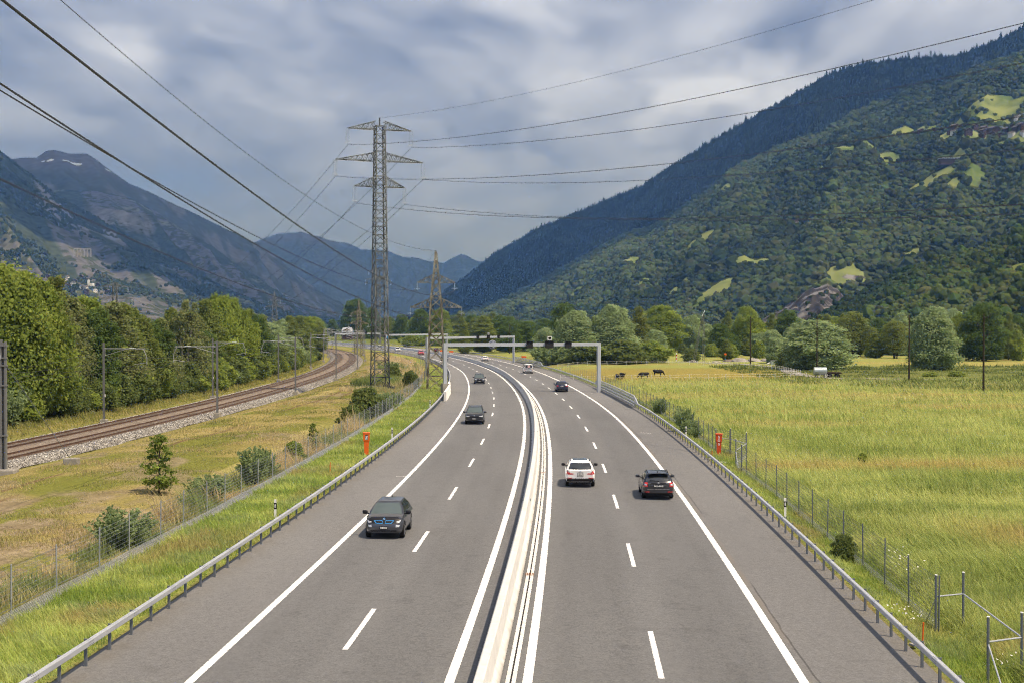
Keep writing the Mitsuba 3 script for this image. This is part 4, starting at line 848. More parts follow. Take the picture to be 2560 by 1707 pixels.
def make_proto(kind, seed):
    H, R, cb, shape, nb, nl, bs, ls, asp, c0, c1, droop = KIND[kind]; r = np.random.default_rng(seed * 77 + len(kind) * 5 + ord(kind[0]))
    def env(t):
        if shape == 'round': return np.where(t > .36, np.sqrt(np.clip(1 - ((t - .36) / .66) ** 2, .02, 1)), 1 - .22 * ((.36 - t) / .36) ** 2)
        if shape == 'ragged': return .55 + .5 * np.sin(math.pi * np.clip(t, .08, 1)) * (1 - .35 * t)
        if shape == 'tall': return np.clip(np.sin(math.pi * np.clip(t, .05, 1) ** .75) * .85 + .22, .1, 1) * (1.06 - .45 * t)
        return np.clip(np.sin(math.pi * np.clip(t, .02, 1) ** .6), .12, 1) * .95
    lob = r.uniform(0, 6.28, 4)
    C, rad = [], []
    while len(C) < nb:
        t = r.uniform(0, 1); a = r.uniform(0, 6.28); e = env(t) * (1 + .20 * math.sin(2 * a + lob[0]) * math.sin(5 * t + lob[1]) + .16 * math.sin(3 * a + lob[2] + 4 * t))
        q = math.sqrt(r.uniform(.12, 1)); b = bs * r.uniform(.55, 1.2) * (1.1 - .45 * t)
        C.append([math.cos(a) * q * max(R * e - b * .5, .1), math.sin(a) * q * max(R * e - b * .5, .1), H * (cb + (1 - cb) * t) - b * .4 * t + (b * .5 if t < .1 else 0)]); rad.append(b)
    C, rad = np.array(C), np.array(rad)
    V, F, K, n0 = [], [], [], 0; shoots = []
    if shape == 'ragged':
        for _ in range(120):
            a = r.uniform(0, 6.28); b0 = np.array([math.cos(a), math.sin(a), 0]) * R * r.uniform(0, .35); L_ = H * r.uniform(.45, 1.08); out = R * r.uniform(.15, .85); e = b0 + np.array([math.cos(a) * out + r.normal(0, .15), math.sin(a) * out + r.normal(0, .15), L_ * (1 - .25 * (out / R) ** 2)])
            m_ = (b0 + e) / 2 + [0, 0, L_ * .12]; shoots.append((b0, m_, e)); t = r.uniform(.18, 1, (34, 1)); q = b0 * (1 - t) ** 2 + 2 * m_ * t * (1 - t) + e * t ** 2 + r.normal(0, .05, (34, 3)); tone = np.clip(r.normal(.5, .2) + r.normal(0, .12, (34, 1)), 0, 1)
            v, f, k = leaf_quads(q, r.normal(0, 1, (34, 3)) + [0, 0, .5], ls, asp, (np.array(c0) * (1 - tone) + np.array(c1) * tone), r); V.append(v); F.append(f + n0); K.append(k); n0 += len(v)
        C, rad = C[:0], rad[:0]
    for c, b in zip(C, rad):
        m = int(nl * (b / bs) ** 1.5) + 12; d = r.normal(0, 1, (m, 3)); d /= np.linalg.norm(d, axis=1, keepdims=True)
        d[:, 2] = np.where(d[:, 2] < -.35, -d[:, 2] * .7, d[:, 2])
        rr = b * (r.uniform(.2, 1.55, (m, 1)) if shape == 'ragged' else np.where(r.random((m, 1)) < .14, r.uniform(1.1, 1.55, (m, 1)), r.uniform(.5, 1.15, (m, 1)))); p = c + d * rr * ([1, 1, 1.35] if shape == 'ragged' else [1.1, 1.1, .85])
        if droop: p[:, 2] -= droop * r.uniform(0, 1, m) ** 2 * 1.4 * (np.linalg.norm(p[:, :2], axis=1) / R)
        tone = np.clip(r.normal(.5, .20) + r.normal(0, .16, (m, 1)), 0, 1)
        col = (np.array(c0) * (1 - tone) + np.array(c1) * tone) * r.uniform(.92, 1.08, (m, 3))
        v, f, k = leaf_quads(p, d * .8 + r.normal(0, .75, (m, 3)) + [0, 0, .35], ls, asp, col, r)
        V.append(v); F.append(f + n0); K.append(k); n0 += len(v)
    m = 40 if shoots else nb * nl // (9 if kind in ('sapling', 'birch') or shape == 'ragged' else 3); t = r.uniform(0, 1, m); a = r.uniform(0, 6.28, m); q = np.sqrt(r.uniform(.15, 1, m)) * np.array([float(env(x)) for x in t]) * R * .93
    p = np.stack([np.cos(a) * q, np.sin(a) * q, H * (cb + (.97 - cb) * t)], 1); tone = np.clip(r.normal(.42, .2, (m, 1)), 0, 1); v, f, k = leaf_quads(p, np.stack([np.cos(a), np.sin(a), a * 0 + .5], 1) + r.normal(0, .6, (m, 3)), ls, asp, (np.array(c0) * (1 - tone) + np.array(c1) * tone), r); V.append(v); F.append(f + n0); K.append(k)
    V, F, K = np.vstack(V), np.vstack(F), np.vstack(K); V[:, 2] = np.maximum(V[:, 2], .02)
    mb = MB()
    for q in shoots[::3]: mb.tube(q, [.022, .014, .006], 4)
    stems = {'olivem': 3, 'birch': 2}.get(kind, 3 if kind.startswith('bush') else 1)
    for s_ in range(stems):
        a = r.uniform(0, 6.28); off = np.array([math.cos(a), math.sin(a), 0]) * (.0 if stems == 1 else .25 * R * .4); r0 = .035 * H * (.8 if stems == 1 else .45) * (.6 if H < 5 else 1)
        top = off * 2.5 + [r.normal(0, .3), r.normal(0, .3), H * .82]; mid = off * 1.5 + [r.normal(0, .15), r.normal(0, .15), H * .4]
        mb.tube([off - [0, 0, .5], off + [0, 0, .3], (off + mid) / 2, mid, (mid + top) / 2, top], [r0 * 1.3, r0, r0 * .85, r0 * .65, r0 * .4, r0 * .12], 7)
        for j in r.choice(nb, 0 if shoots else 7 if stems > 1 else 13, replace=False):
            b0 = mid * r.uniform(.45, 1.0) if C[j, 2] < H * .5 else mid + (top - mid) * r.uniform(0, .6)
            m_ = (b0 + C[j]) / 2 + [0, 0, .25]; mb.tube([b0, m_, C[j]], [r0 * .4, r0 * .26, r0 * .08], 5)
    g1, g2 = f'crown_{kind}_{seed}', f'trunk_{kind}_{seed}'
    scene[g1] = {'type': 'shapegroup', 'leaves': mikit.ply((V, F), 'leaf', False, color=K)}
    scene[g2] = {'type': 'shapegroup', 'wood': mikit.ply(mb.mesh(), 'birch_bark' if kind == 'birch' else 'bark', True)}
    return g1, g2
def plant(kind, x, y, h, w, label, name='tree', cat='tree', group=None, z=None):
    kind = ALIAS.get(kind, kind); seed = int(rng.integers(0, 3 if kind in ('olive', 'dark', 'green', 'willow', 'bushg', 'bushd', 'birch') else 2))
    if (kind, seed) not in protos: protos[kind, seed] = make_proto(kind, seed)
    H, R = KIND[kind][:2]; k = thing(name, label, cat, group); z = gz(x, y) if z is None else z
    tw = T().translate([float(x), float(y), float(z) - .05]).rotate([0, 0, 1], float(rng.uniform(0, 360))).scale([w / (2 * R) * 1.06, w / (2 * R) * 1.06, h / H * 1.0])
    for nm, gname in zip(('crown', 'trunk'), protos[kind, seed]): scene[f'{k}__{nm}'] = {'type': 'instance', 'to_world': tw, 'shapegroup': {'type': 'ref', 'id': gname}}
    return k
NAME = {'green': 'broadleaf_tree', 'dark': 'dark_tree', 'olive': 'olive_green_tree', 'yellow': 'yellow_green_tree', 'willow': 'silver_willow', 'birch': 'birch_tree', 'poplar': 'poplar_tree', 'olivem': 'multi_stemmed_tree', 'bushg': 'green_bush', 'bushd': 'dark_bush', 'bushw': 'silver_bush', 'sapling': 'sapling'}
LOOK = {'green': 'bright green broadleaf tree', 'dark': 'dark green dense tree', 'olive': 'olive green tree', 'yellow': 'yellow green broad tree', 'willow': 'silvery grey green willow', 'birch': 'sparse birch with pale stems', 'poplar': 'narrow dark poplar', 'olivem': 'olive tree on several thin stems', 'bushg': 'fresh green bush', 'bushd': 'dark green bush', 'bushw': 'silvery green bush', 'sapling': 'young sapling'}
LEFT = [(-53.6, 147.0, 15.8, 9, 'green'), (-52.1, 147.0, 15.0, 8, 'green'), (-52.7, 153.0, 15.1, 8, 'green'), (-51.2, 152.0, 14.4, 7, 'green'), (-54.1, 164.0, 14.3, 3, 'dark'), (-55.5, 171.0, 15.3, 4.2, 'poplar'), (-50.2, 157.0, 13.3, 5, 'birch'), (-51.7, 165.0, 12.8, 6, 'birch'), (-59.1, 194.0, 13.6, 9, 'yellow'), (-51.2, 172.0, 11.7, 6, 'dark'), (-52.4, 180.0, 12.1, 7, 'olive'), (-50.7, 179.0, 12.4, 7, 'birch'), (-51.4, 186.0, 12.3, 7, 'olive'), (-53.0, 197.0, 12.0, 6, 'olive'), (-49.9, 190.0, 10.8, 6, 'olive'), (-50.8, 198.0, 10.3, 6, 'dark'), (-49.6, 199.0, 10.6, 5, 'birch'), (-52.8, 218.0, 12.2, 6, 'olive'), (-50.0, 215.0, 13.4, 6.5, 'birch'), (-51.6, 228.0, 13.2, 5, 'birch'), (-52.5, 241.0, 14.2, 7, 'olive'), (-52.0, 247.0, 14.9, 8, 'yellow'), (-54.6, 270.0, 15.0, 8, 'yellow'), (-50.9, 263.0, 12.4, 7, 'yellow'), (-55.8, 297.0, 13.3, 6, 'olive'), (-52.3, 288.0, 11.8, 6, 'dark'), (-59.9, 337.0, 12.0, 6, 'birch'), (-61.0, 356.0, 10.3, 8, 'willow'), (-70.1, 427.0, 11.4, 7, 'willow'), (-67.6, 428.0, 12.6, 8, 'olive'), (-67.1, 445.0, 12.6, 9, 'olive'), (-71.7, 499.0, 12.7, 8, 'yellow'), (-68.6, 499.0, 11.0, 6, 'olive'), (-52.4, 312.0, 7.1, 6, 'willow'), (-54.8, 345.0, 7.0, 7, 'willow')]
ordn = {}
ORD = ['first', 'second', 'third', 'fourth', 'fifth', 'sixth', 'seventh', 'eighth', 'ninth', 'tenth', 'eleventh', 'twelfth', 'thirteenth', 'fourteenth', 'fifteenth', 'sixteenth', 'seventeenth', 'eighteenth', 'nineteenth', 'twentieth', 'twenty-first', 'twenty-second', 'twenty-third', 'twenty-fourth', 'twenty-fifth', 'twenty-sixth', 'twenty-seventh']
SECT = ['left of the first mast', 'between first and second mast', 'from second mast to bend', 'along the bend']
def sect(x, y): b = x / y; return SECT[0 if b < -.287 else 1 if b < -.207 else 2 if b < -.160 else 3]
seen_label = {}
def nth(lb): n = seen_label[lb] = seen_label.get(lb, 0) + 1; return f'{ORD[min(n, 27) - 1]} {lb}'
for x, y, h, w, kd in sorted(LEFT, key=lambda t: t[0] / t[1]):
    n = ordn[kd] = ordn.get(kd, 0) + 1
    w_ = ['first', 'second', 'third', 'fourth', 'fifth', 'sixth', 'seventh', 'eighth', 'ninth', 'tenth', 'eleventh'][n - 1]
    plant(kd, x, y, h, w * 1.12, f'tall {LOOK[kd]} in the left woodland, {w_} such from the left', NAME[kd])
# middle storey and front shrubs of the left woodland
r5 = np.random.default_rng(55)
for i, s in enumerate(np.arange(76, 330, 4.6)):
    o = -12.6 - r5.uniform(0, 4.5); p = RAIL.at(s + r5.normal(0, 1), o); kd = r5.choice(['dark', 'olive', 'green', 'olive', 'birch'], p=[.34, .26, .16, .14, .10])
    fade = 1 - .28 * sst(150, 300, s); plant(kd, p[0], p[1], r5.uniform(6.5, 9.8) * fade, r5.uniform(5, 7.5), nth(f'lower {LOOK[kd]} in the left woodland {sect(p[0], p[1])}'), NAME[kd], group='lower trees inside the left woodland')
for i, s in enumerate(np.arange(70, 345, 2.75)):
    o = -8.6 - r5.uniform(0, 1.9) - .8 * (s < 140); p = RAIL.at(s + r5.normal(0, .6), o); kd = r5.choice(['bushg', 'bushd', 'bushw'], p=[.48, .40, .12]); h = r5.uniform(2.2, 4.6)
    plant(kd, p[0], p[1], h, r5.uniform(3.2, 5.2), nth(f'{"tall" if h > 3.4 else "low"} {LOOK[kd]} at the left woodland foot {sect(p[0], p[1])}'), NAME[kd], 'bush', 'bushes along the foot of the left woodland')
for s, o, h, w, kd, lb in ((243, -9.5, 5.2, 6.5, 'bushd', 'big dark bush behind the railway mast at the bend'), (300, -9.0, 3.5, 5, 'bushg', 'fresh green bush by the bend of the railway'),):
    p = RAIL.at(s, o); plant(kd, p[0], p[1], h, w, lb, NAME[kd], 'bush')
# right side
RT = [(-16.7, 493.7, 10.4, 5.3, 'olive'), (-10.2, 502.8, 12.9, 11.8, 'olive'), (-1.2, 493.7, 11.2, 8.1, 'dark'), (5.3, 512.3, 10.9, 6.9, 'dark'), (8.9, 382.7, 9.3, 6.3, 'willow'), (16.3, 431.2, 16.3, 9.8, 'dark'), (16.5, 367.3, 13.5, 11.0, 'willow'), (26.4, 367.3, 14.9, 11.0, 'willow'), (34.5, 382.7, 14.8, 5.7, 'poplar'), (52.5, 493.7, 16.5, 14.4, 'yellow'), (35.9, 357.6, 5.2, 7.6, 'bushg'), (55.9, 522.1, 10.8, 8.5, 'willow'), (9.8, 362.4, 4.6, 9.3, 'bushw'), (19.1, 353.0, 5.5, 10.0, 'bushd'), (28.1, 353.0, 6.0, 10.0, 'bushd'), (65.1, 509.3, 13.3, 7.2, 'willow'), (48.0, 376.5, 3.6, 4.3, 'bushd'), (64.2, 431.9, 10.0, 6.9, 'dark'), (76.0, 494.5, 14.3, 6.2, 'olive'), (78.4, 467.4, 15.7, 9.3, 'yellow'), (90.2, 509.3, 11.6, 4.6, 'dark'), (97.1, 525.0, 14.0, 6.0, 'olive'), (99.9, 509.3, 15.0, 10.1, 'dark'), (60.5, 426.5, 4.2, 3.9, 'bushg'), (59.3, 387.7, 5.6, 4.2, 'olive'), (70.5, 443.1, 6.3, 3.3, 'dark'), (66.8, 355.3, 6.5, 4.9, 'willow'), (62.6, 318.8, 4.5, 4.4, 'bushd'), (66.2, 306.2, 10.5, 13.4, 'willowr'), (110.9, 494.5, 13.4, 7.3, 'olive'), (110.0, 467.4, 13.2, 6.1, 'olive'), (73.0, 437.4, 5.6, 4.0, 'olive'), (71.3, 406.1, 4.7, 3.9, 'yellowb'), (104.0, 429.7, 13.5, 9.8, 'olivem'), (108.8, 426.5, 9.1, 6.3, 'olivem'), (111.6, 409.1, 11.0, 8.4, 'olivem'), (145.4, 525.0, 14.0, 6.9, 'willow'), (91.2, 304.5, 13.6, 9.7, 'willowr'), (123.3, 387.7, 12.7, 6.4, 'yellow'), (128.6, 383.3, 15.9, 10.9, 'dark'), (138.6, 392.1, 13.2, 4.5, 'olive'), (137.8, 383.3, 7.9, 3.8, 'bushg'), (159.2, 443.1, 12.9, 7.1, 'dark'), (180.3, 578.4, 16.5, 11.5, 'willow')]
RL = ['olive tree at the left end of the far treeline behind the second gantry', 'big olive tree behind the second gantry signs', 'dark tree above the right post of the second gantry', 'dark tree below the orange crane', 'small silvery willow left of the big willow clump', 'tallest dark tree at the back left of the big willow clump',
      'broad silvery willow above the nearest gantry sign boxes', 'silvery willow in the middle of the big clump', 'pointed dark poplar at the right of the big willow clump', 'broad yellow green tree behind the poplar', 'rounded green bush at the right end of the willow clump', 'silver green willow right of the poplar in the back',
      'spreading silvery bush at the left foot of the willow clump', 'dark bush at the foot of the willow clump', 'dark bush at the right foot of the willow clump behind the gantry post', 'pale silvery willow with white stems left of the slim mast', 'dark round bush beside the slim lattice mast', 'dark round tree right of the slim lattice mast',
      'olive tree left of the tallest yellow green crown', 'tall yellow green rounded tree behind the wooden pole', 'narrow dark tree in the back row right of the yellow green crown', 'olive tree in the back row left of the broad dark crown', 'broad dark tree crown above the round willow', 'low green bush right of the slim lattice mast', 'small olive tree behind the orange sign', 'small dark tree behind the gravel heap',
      'silvery small willow by the storage box', 'dark low bush at the left foot of the round willow', 'big round silvery willow bush behind the water tank', 'olive tree behind the round willow', 'olive tree right behind the round willow', 'small olive tree right of the first wooden pole', 'yellow green bush left of the storage box', 'olive multi stemmed tree at the edge of the hay field', 'low multi stemmed tree at the edge of the hay field',
      'multi stemmed tree with leaning dark trunks left of the silver willow', 'pale willow far behind the leaning trunks', 'big silver willow standing alone on the meadow with a dark trunk', 'yellow green tree behind the lone silver willow', 'big dark tree behind the rightmost wooden pole', 'olive tree beside the big dark tree near the right edge', 'green bush below the olive tree near the right edge', 'dark tree at the right edge in the back row', 'pale willow crown behind the big dark tree']
for (x, y, h, w, kd), lb in zip(RT, RL):
    w = w * 1.12; kk = ALIAS.get(kd, kd); plant(kd, x, y, h, w, lb, NAME[kk], 'bush' if 'bush' in lb.split(' ')[:3] or kk.startswith('bush') else 'tree')
for i in range(44):      # shrubs and young trees closing the gaps of the right treeline
    u = .088 + .275 * (i + r5.uniform(.1, .9)) / 44; y = r5.uniform(400, 480) if u > .14 else r5.uniform(440, 500); kd = r5.choice(['bushg', 'bushd', 'bushw', 'olive', 'willow'])
    if .105 < u < .150 or .20 < u < .235 : y = r5.uniform(470, 520)
    h = r5.uniform(3, 5.5) if kd.startswith('bush') else r5.uniform(7, 11); plant(kd, u * y, y, h, h * r5.uniform(.9, 1.4) if h < 6 else r5.uniform(6, 8.5), nth(f'{LOOK[kd]} from the left in the underwood of the right treeline'), NAME[kd], 'bush' if h < 6 else 'tree', 'underwood of the right treeline')
for i in range(34):      # the woodland behind: closes the treeline
    u = -.015 + .385 * (i + r5.uniform(.2, .8)) / 34; y = r5.uniform(540, 640); kd = r5.choice(['olive', 'dark', 'willow', 'yellow', 'dark'])
    plant(kd, u * y, y, r5.uniform(10, 14.5), r5.uniform(8, 12), nth(f'{LOOK[kd]} from the left in the back row of the right woodland'), NAME[kd], group='trees in the back row of the right woodland')
for i in range(30):      # far trees across the valley floor
    u = -.155 + .155 * i / 29 + r5.normal(0, .003); y = r5.uniform(690, 880) if u > -.075 else r5.uniform(900, 1100); kd = r5.choice(['dark', 'dark', 'olive', 'green'])
    if -.135 < u < -.11 : y = r5.uniform(1080, 1200)
    plant(kd, u * y, y, r5.uniform(13, 18) * (1.0 if u > -.08 else .9), r5.uniform(10, 14), nth(f'{LOOK[kd]} from the left in the far treeline across the valley'), NAME[kd], group='trees of the far treeline across the valley')
plant('dark', -104, 935, 27, 20, 'largest dark tree standing above the barn behind the thin pylon', 'dark_tree'); plant('dark', -95, 950, 21, 14, 'dark tree right beside the largest one behind the tall pylon', 'dark_tree')
for i, (u, y) in enumerate(((-.072, 640), (-.064, 650), (-.056, 640), (-.047, 600), (-.038, 590))): plant('bushw' if i % 2 else 'bushg', u * y, y, 5.5, 9, nth('grey green bush from the left on the far verge beyond the barrier'), 'roadside_bush', 'bush', 'grey green bushes on the far verge')
# bushes and saplings along the fences
for s, o, h, w, kd, lb, nm in ((80.6, -22.4, 3.5, 2.0, 'sapling', 'small young tree standing alone on the dry bank', 'young_tree'), (61.5, -18.5, 1.9, 2.7, 'bushw', 'grey green round bush behind the left fence near the camera', 'silver_bush'),
        (79.5, -19.4, 1.6, 2.6, 'bushw', 'pale low bush behind the left fence right of the young tree', 'silver_bush'), (83, -19.9, 1.3, 2.2, 'bushw', 'small pale bush beside the low one right of the young tree', 'silver_bush'), (87.5, -18.4, 2.4, 2.1, 'bushw', 'tall pale reedy bush behind the left fence', 'silver_bush'), (92, -18.6, 1.9, 1.9, 'bushw', 'pale bush behind the tall reedy one along the left fence', 'silver_bush'),
        (102, -18.5, 1.6, 1.7, 'bushg', 'fresh green bush behind the left fence by the orange phone', 'green_bush'), (110, -18.4, 2.4, 1.0, 'sapling', 'thin sapling behind the fence above the orange phone', 'sapling'), (143, -19.6, 2.0, 2.6, 'bushd', 'dark rounded bush behind the left fence', 'dark_bush'), (150, -18.9, 3.5, 3.8, 'bushd', 'large dark bush below the tall pylon', 'dark_bush'),
        (158, -17.8, 2.4, 3.0, 'bushw', 'grey green bush below the tall pylon right of the dark one', 'silver_bush'), (172, -17.8, 1.8, 3.0, 'bushw', 'pale low bush at the foot of the tall pylon', 'silver_bush'), (222, -18.0, 3.0, 2.6, 'bushd', 'dark bush behind the fence where it turns away', 'dark_bush'), (262, -22.5, 2.2, 3.0, 'bushd', 'dark bush among pale reeds behind the tall pylon', 'dark_bush'), (300, -24, 2.0, 3.4, 'bushw', 'grey bush on the bank behind the tall pylon', 'silver_bush'),
        (130, 12.95, 2.5, 2.3, 'bushw', 'tall leafy bush in the right fence by the delineator', 'silver_bush'), (134, 13.3, 2.0, 2.0, 'bushw', 'pale bush behind the tall one in the right fence', 'silver_bush'), (127, 13.0, 1.6, 1.9, 'bushw', 'lower pale bush in front of the tall one in the right fence', 'silver_bush'), (124.6, 13.1, 1.1, 1.5, 'bushw', 'smallest pale bush beside the right delineator', 'silver_bush'), (157, 13.3, 2.0, 1.8, 'bushw', 'grey green bush farther along the right fence', 'silver_bush'),
        (60.6, 13.0, 1.2, 1.05, 'bushd', 'round dark green bush in the right fence near the camera', 'dark_bush')):
    p = on_ground(s, o); plant(kd, p[0], p[1], h, w, lb, nm, 'tree' if 'tree' in lb or 'sapling' in lb else 'bush')
for i, (x, y, h, w) in enumerate(((96, 238, 1.3, 2.6), (99, 244, 1.2, 2.2), (106, 240, 1.2, 3), (83, 262, 1.1, 3.4), (78, 262, .9, 3), (101, 248, 1.0, 2.0), (25, 100, .7, .8))): plant('bushg', x, y, h, w, nth('low green shrub on the right meadow'), 'meadow_shrub', 'bush', 'low green shrubs on the right meadow')

# ------------------------------------------------------------------ grass: many blades in a few meshes
def blades(x, y, z, h, w, lean, col, r):
    """bent three-triangle blades near the camera, single triangles farther off"""
    near = y < 85; out = []
    for k in (near, ~near):
        n = int(k.sum()); a = r.uniform(0, 6.283, n); d = np.stack([np.cos(a), np.sin(a), a * 0], 1) * (w[k] / 2)[:, None]; l, hh = lean[k], h[k]; o = a * 0
        b = np.stack([x[k], y[k], z[k] - .03], 1); tip = b + np.stack([l[:, 0] * hh, l[:, 1] * hh, hh], 1); i = np.arange(n)[:, None]
        if k is near:
            mid = b + (tip - b) * .55 + np.stack([o, o, hh * .06], 1) - np.stack([l[:, 0], l[:, 1], o], 1) * (hh * .12)[:, None]
            out.append((np.stack([b - d, b + d, mid + d * .7, mid - d * .7, tip], 1).reshape(-1, 3), np.vstack([i * 5 + [0, 1, 2], i * 5 + [0, 2, 3], i * 5 + [3, 2, 4]]), np.repeat(col[k], 5, 0)))
        else: out.append((np.stack([b - d, b + d, tip], 1).reshape(-1, 3), i * 3 + [0, 1, 2], np.repeat(col[k], 3, 0)))
    return np.vstack([out[0][0], out[1][0]]), np.vstack([out[0][1], out[1][1] + len(out[0][0])]), np.vstack([out[0][2], out[1][2]])
def grass_stuff(name, label, pts, hfun, colfun, seed, wind=(-.25, -.05), thin=1.0, hv=.45):
    r = np.random.default_rng(seed); x, y = pts; z, s, o, rs_, ro = ground_z(x, y, True)
    h = hfun(x, y, s, o, ro) * r.lognormal(0, hv * .6, len(x)); keep = h > .04; x, y, z, h, o, ro = (q[keep] for q in (x, y, z, h, o, ro))
    w = (np.maximum(.020, .00062 * y) * r.uniform(.6, 1.5, len(x)) * thin); gust = fb(x, y, 3.2, 3, seed) - .5
    lean = np.stack([wind[0] + gust * .9 + r.normal(0, .28, len(x)), wind[1] + r.normal(0, .28, len(x))], 1)
    col = colfun(x, y, o, ro, r) * r.uniform(.78, 1.22, (len(x), 1)) * r.uniform(.94, 1.06, (len(x), 3))
    V, F, K = blades(x, y, z, h, w, lean, col, r)
    return tag(part(None, name, (V, F), 'grass_blade', False, color=K), label, kind='stuff')
def strip_pts(n, s0, s1, o0, o1, r, dens=1.6):
    t = r.uniform(0, 1, n); e = 1 - dens; s = (s0 ** e + (s1 ** e - s0 ** e) * t) ** (1 / e); o = r.uniform(o0, o1, n); p = ROAD.at(s, o); return p[:, 0], p[:, 1]
def mixc(a, b, t): return np.array(a) * (1 - t[:, None]) + np.array(b) * t[:, None]
def verge_col(x, y, o, ro, r):
    c = mixc((.30, .40, .085), (.56, .62, .20), np.clip((fb(x, y, 2.2, 4, 3) - .5) * 3 + .5 + r.normal(0, .25, len(x)), 0, 1))
    d = np.clip((fb(x, y * .6, 3.4, 4, 17) - .56) * 6, 0, 1) * .8; c = c * (1 - d[:, None]) + np.array((.50, .42, .19)) * d[:, None]
    e = np.clip((fb(x, y, 1.3, 3, 29) - .55) * 6, 0, 1) * .6; return c * (1 - e[:, None]) + np.array((.33, .40, .19)) * e[:, None]
r6 = np.random.default_rng(66)
grass_stuff('verge_grass', 'bright green grass on the left verge behind the guard rail', strip_pts(64000, 36, 330, -16.4, -12.4, r6), lambda x, y, s, o, ro: .30 * (.45 + 1.1 * fb(x, y, 2.6, 3, 8)) * sst(-12.3, -12.9, o), verge_col, 1)
grass_stuff('verge_grass', 'yellow green grass on the right verge between rail and fence', strip_pts(40000, 36, 330, 11.9, 14.2, r6), lambda x, y, s, o, ro: .26 * (.45 + 1.1 * fb(x, y, 1.8, 3, 18)) * sst(11.8, 12.3, o), verge_col, 2)
def field_col(x, y, o, ro, r):
    streak = fb(x * .30 + y * .1, y * 1.3, 11.0, 4, 21); t = np.clip((fb(x, y * 1.6, 5.0, 4, 31) - .5) * 2.6 + .5 + r.normal(0, .2, len(x)), 0, 1)
    c = mixc((.33, .405, .115), (.58, .62, .23), t); d = np.clip((streak - .57) * 9, 0, 1) * .75
    c = c * (1 - d[:, None]) + np.array((.62, .54, .23)) * d[:, None]
    band = np.clip(1 - np.abs(y - 97 + .18 * (x - 20)) / 5.0, 0, 1) * .8 * (x > 17) + np.clip(1 - np.abs(y - 62 + .3 * (x - 20)) / 7, 0, 1) * .9 * np.clip((x - 19) / 4, 0, 1)
    band = np.clip(band * (.3 + 1.4 * fb(x, y, 4, 3, 51)), 0, 1); return c * (1 - band[:, None]) + np.array((.62, .50, .21)) * band[:, None]
def field_pts(n, y0, y1, r, e=-1.15):
    t = r.uniform(0, 1, n); y = (y0 ** e + (y1 ** e - y0 ** e) * t) ** (1 / e); _, xl = None, None
    sl = np.interp(y, ROAD.y[ROAD.S > 0], ROAD.x[ROAD.S > 0]) + 14.0; x = sl + r.uniform(0, 1, n) * (y * .375 + 3 - sl); return x, y
grass_stuff('meadow_grass', 'tall yellow green grass rippling over the right meadow', field_pts(190000, 37, 255, r6), lambda x, y, s, o, ro: .55 * (.40 + 1.2 * fb(x, y * 1.5, 4.0, 4, 12)) * sst(13.6, 14.6, o), field_col, 3, (-.35, -.10))
def bank_col(x, y, o, ro, r):
    t = np.clip((fb(x, y * .55, 4.2, 4, 61) - .5) * 3.4 + .5 + r.normal(0, .25, len(x)), 0, 1); c = mixc((.54, .445, .22), (.27, .30, .08), t * .85)
    return c
grass_stuff('bank_grass', 'short dry tan and green grass on the bank below the railway', strip_pts(80000, 36, 300, -34, -17.2, r6), lambda x, y, s, o, ro: .20 * np.clip((fb(x, y, 3.0, 4, 71) - .30) * 3.0, 0, 1.4) * sst(5.8, 7.0, ro), bank_col, 4, (-.1, 0))
def reed_h(x, y, s, o, ro): return 1.15 * np.clip((fb(x, y, 3.6, 3, 81) - .38) * 4.0, 0, 1.25) * np.exp(-((o + 18.9) / 1.15) ** 2) * (1 + .35 * sst(200, 260, s))
def reed_col(x, y, o, ro, r):
    t = np.clip((fb(x, y, 4.0, 3, 91) - .5) * 5 + .42 + r.normal(0, .2, len(x)), 0, 1); return mixc((.66, .54, .30), (.28, .34, .13), t)
grass_stuff('reeds', 'pale dry reeds and tall grass in the ditch behind the left fence', strip_pts(42000, 36, 330, -21.8, -16.7, r6), reed_h, reed_col, 5, (-.12, 0), 1.25)
grass_stuff('reeds', 'straw coloured reed bed behind the tall pylon', strip_pts(26000, 205, 420, -27.5, -17.4, r6, 1.01), lambda x, y, s, o, ro: 1.1 * np.clip((fb(x, y, 9.0, 3, 83) - .30) * 3, .2, 1), lambda x, y, o, ro, r: mixc((.68, .57, .34), (.27, .33, .11), np.clip((fb(x, y * .5, 9.0, 3, 95) - .5) * 5 + .5, 0, 1)), 6, (-.1, 0), 1.3)
p_ = RAIL.at(r6.uniform(60, 330, 14000), r6.uniform(-9, -5.4, 14000))
grass_stuff('railside_grass', 'rough grass between the railway and the woodland', (p_[:, 0], p_[:, 1]), lambda x, y, s, o, ro: .45 * (.4 + fb(x, y, 2, 3, 15)) * sst(-5.2, -6.3, ro), lambda x, y, o, ro, r: mixc((.24, .28, .06), (.50, .44, .18), r.uniform(0, 1, len(x))), 7)
def scrub_pts(n, r):
    y = r.uniform(195, 330, n); x = r.uniform(46, 135, n); k = (y + 1.1 * (x - 60) > 218); return x[k], y[k]
grass_stuff('meadow_scrub', 'tall dark weeds on the rough part of the right meadow', scrub_pts(30000, r6), lambda x, y, s, o, ro: .65 * np.clip((fb(x, y * 1.2, 7.0, 4, 22) - .36) * 3, 0, 1.3), lambda x, y, o, ro, r: mixc((.13, .175, .05), (.29, .33, .11), np.clip(fb(x, y * 2, 6, 3, 24) + r.normal(0, .15, len(x)), 0, 1)), 8, (-.1, 0), 1.4)
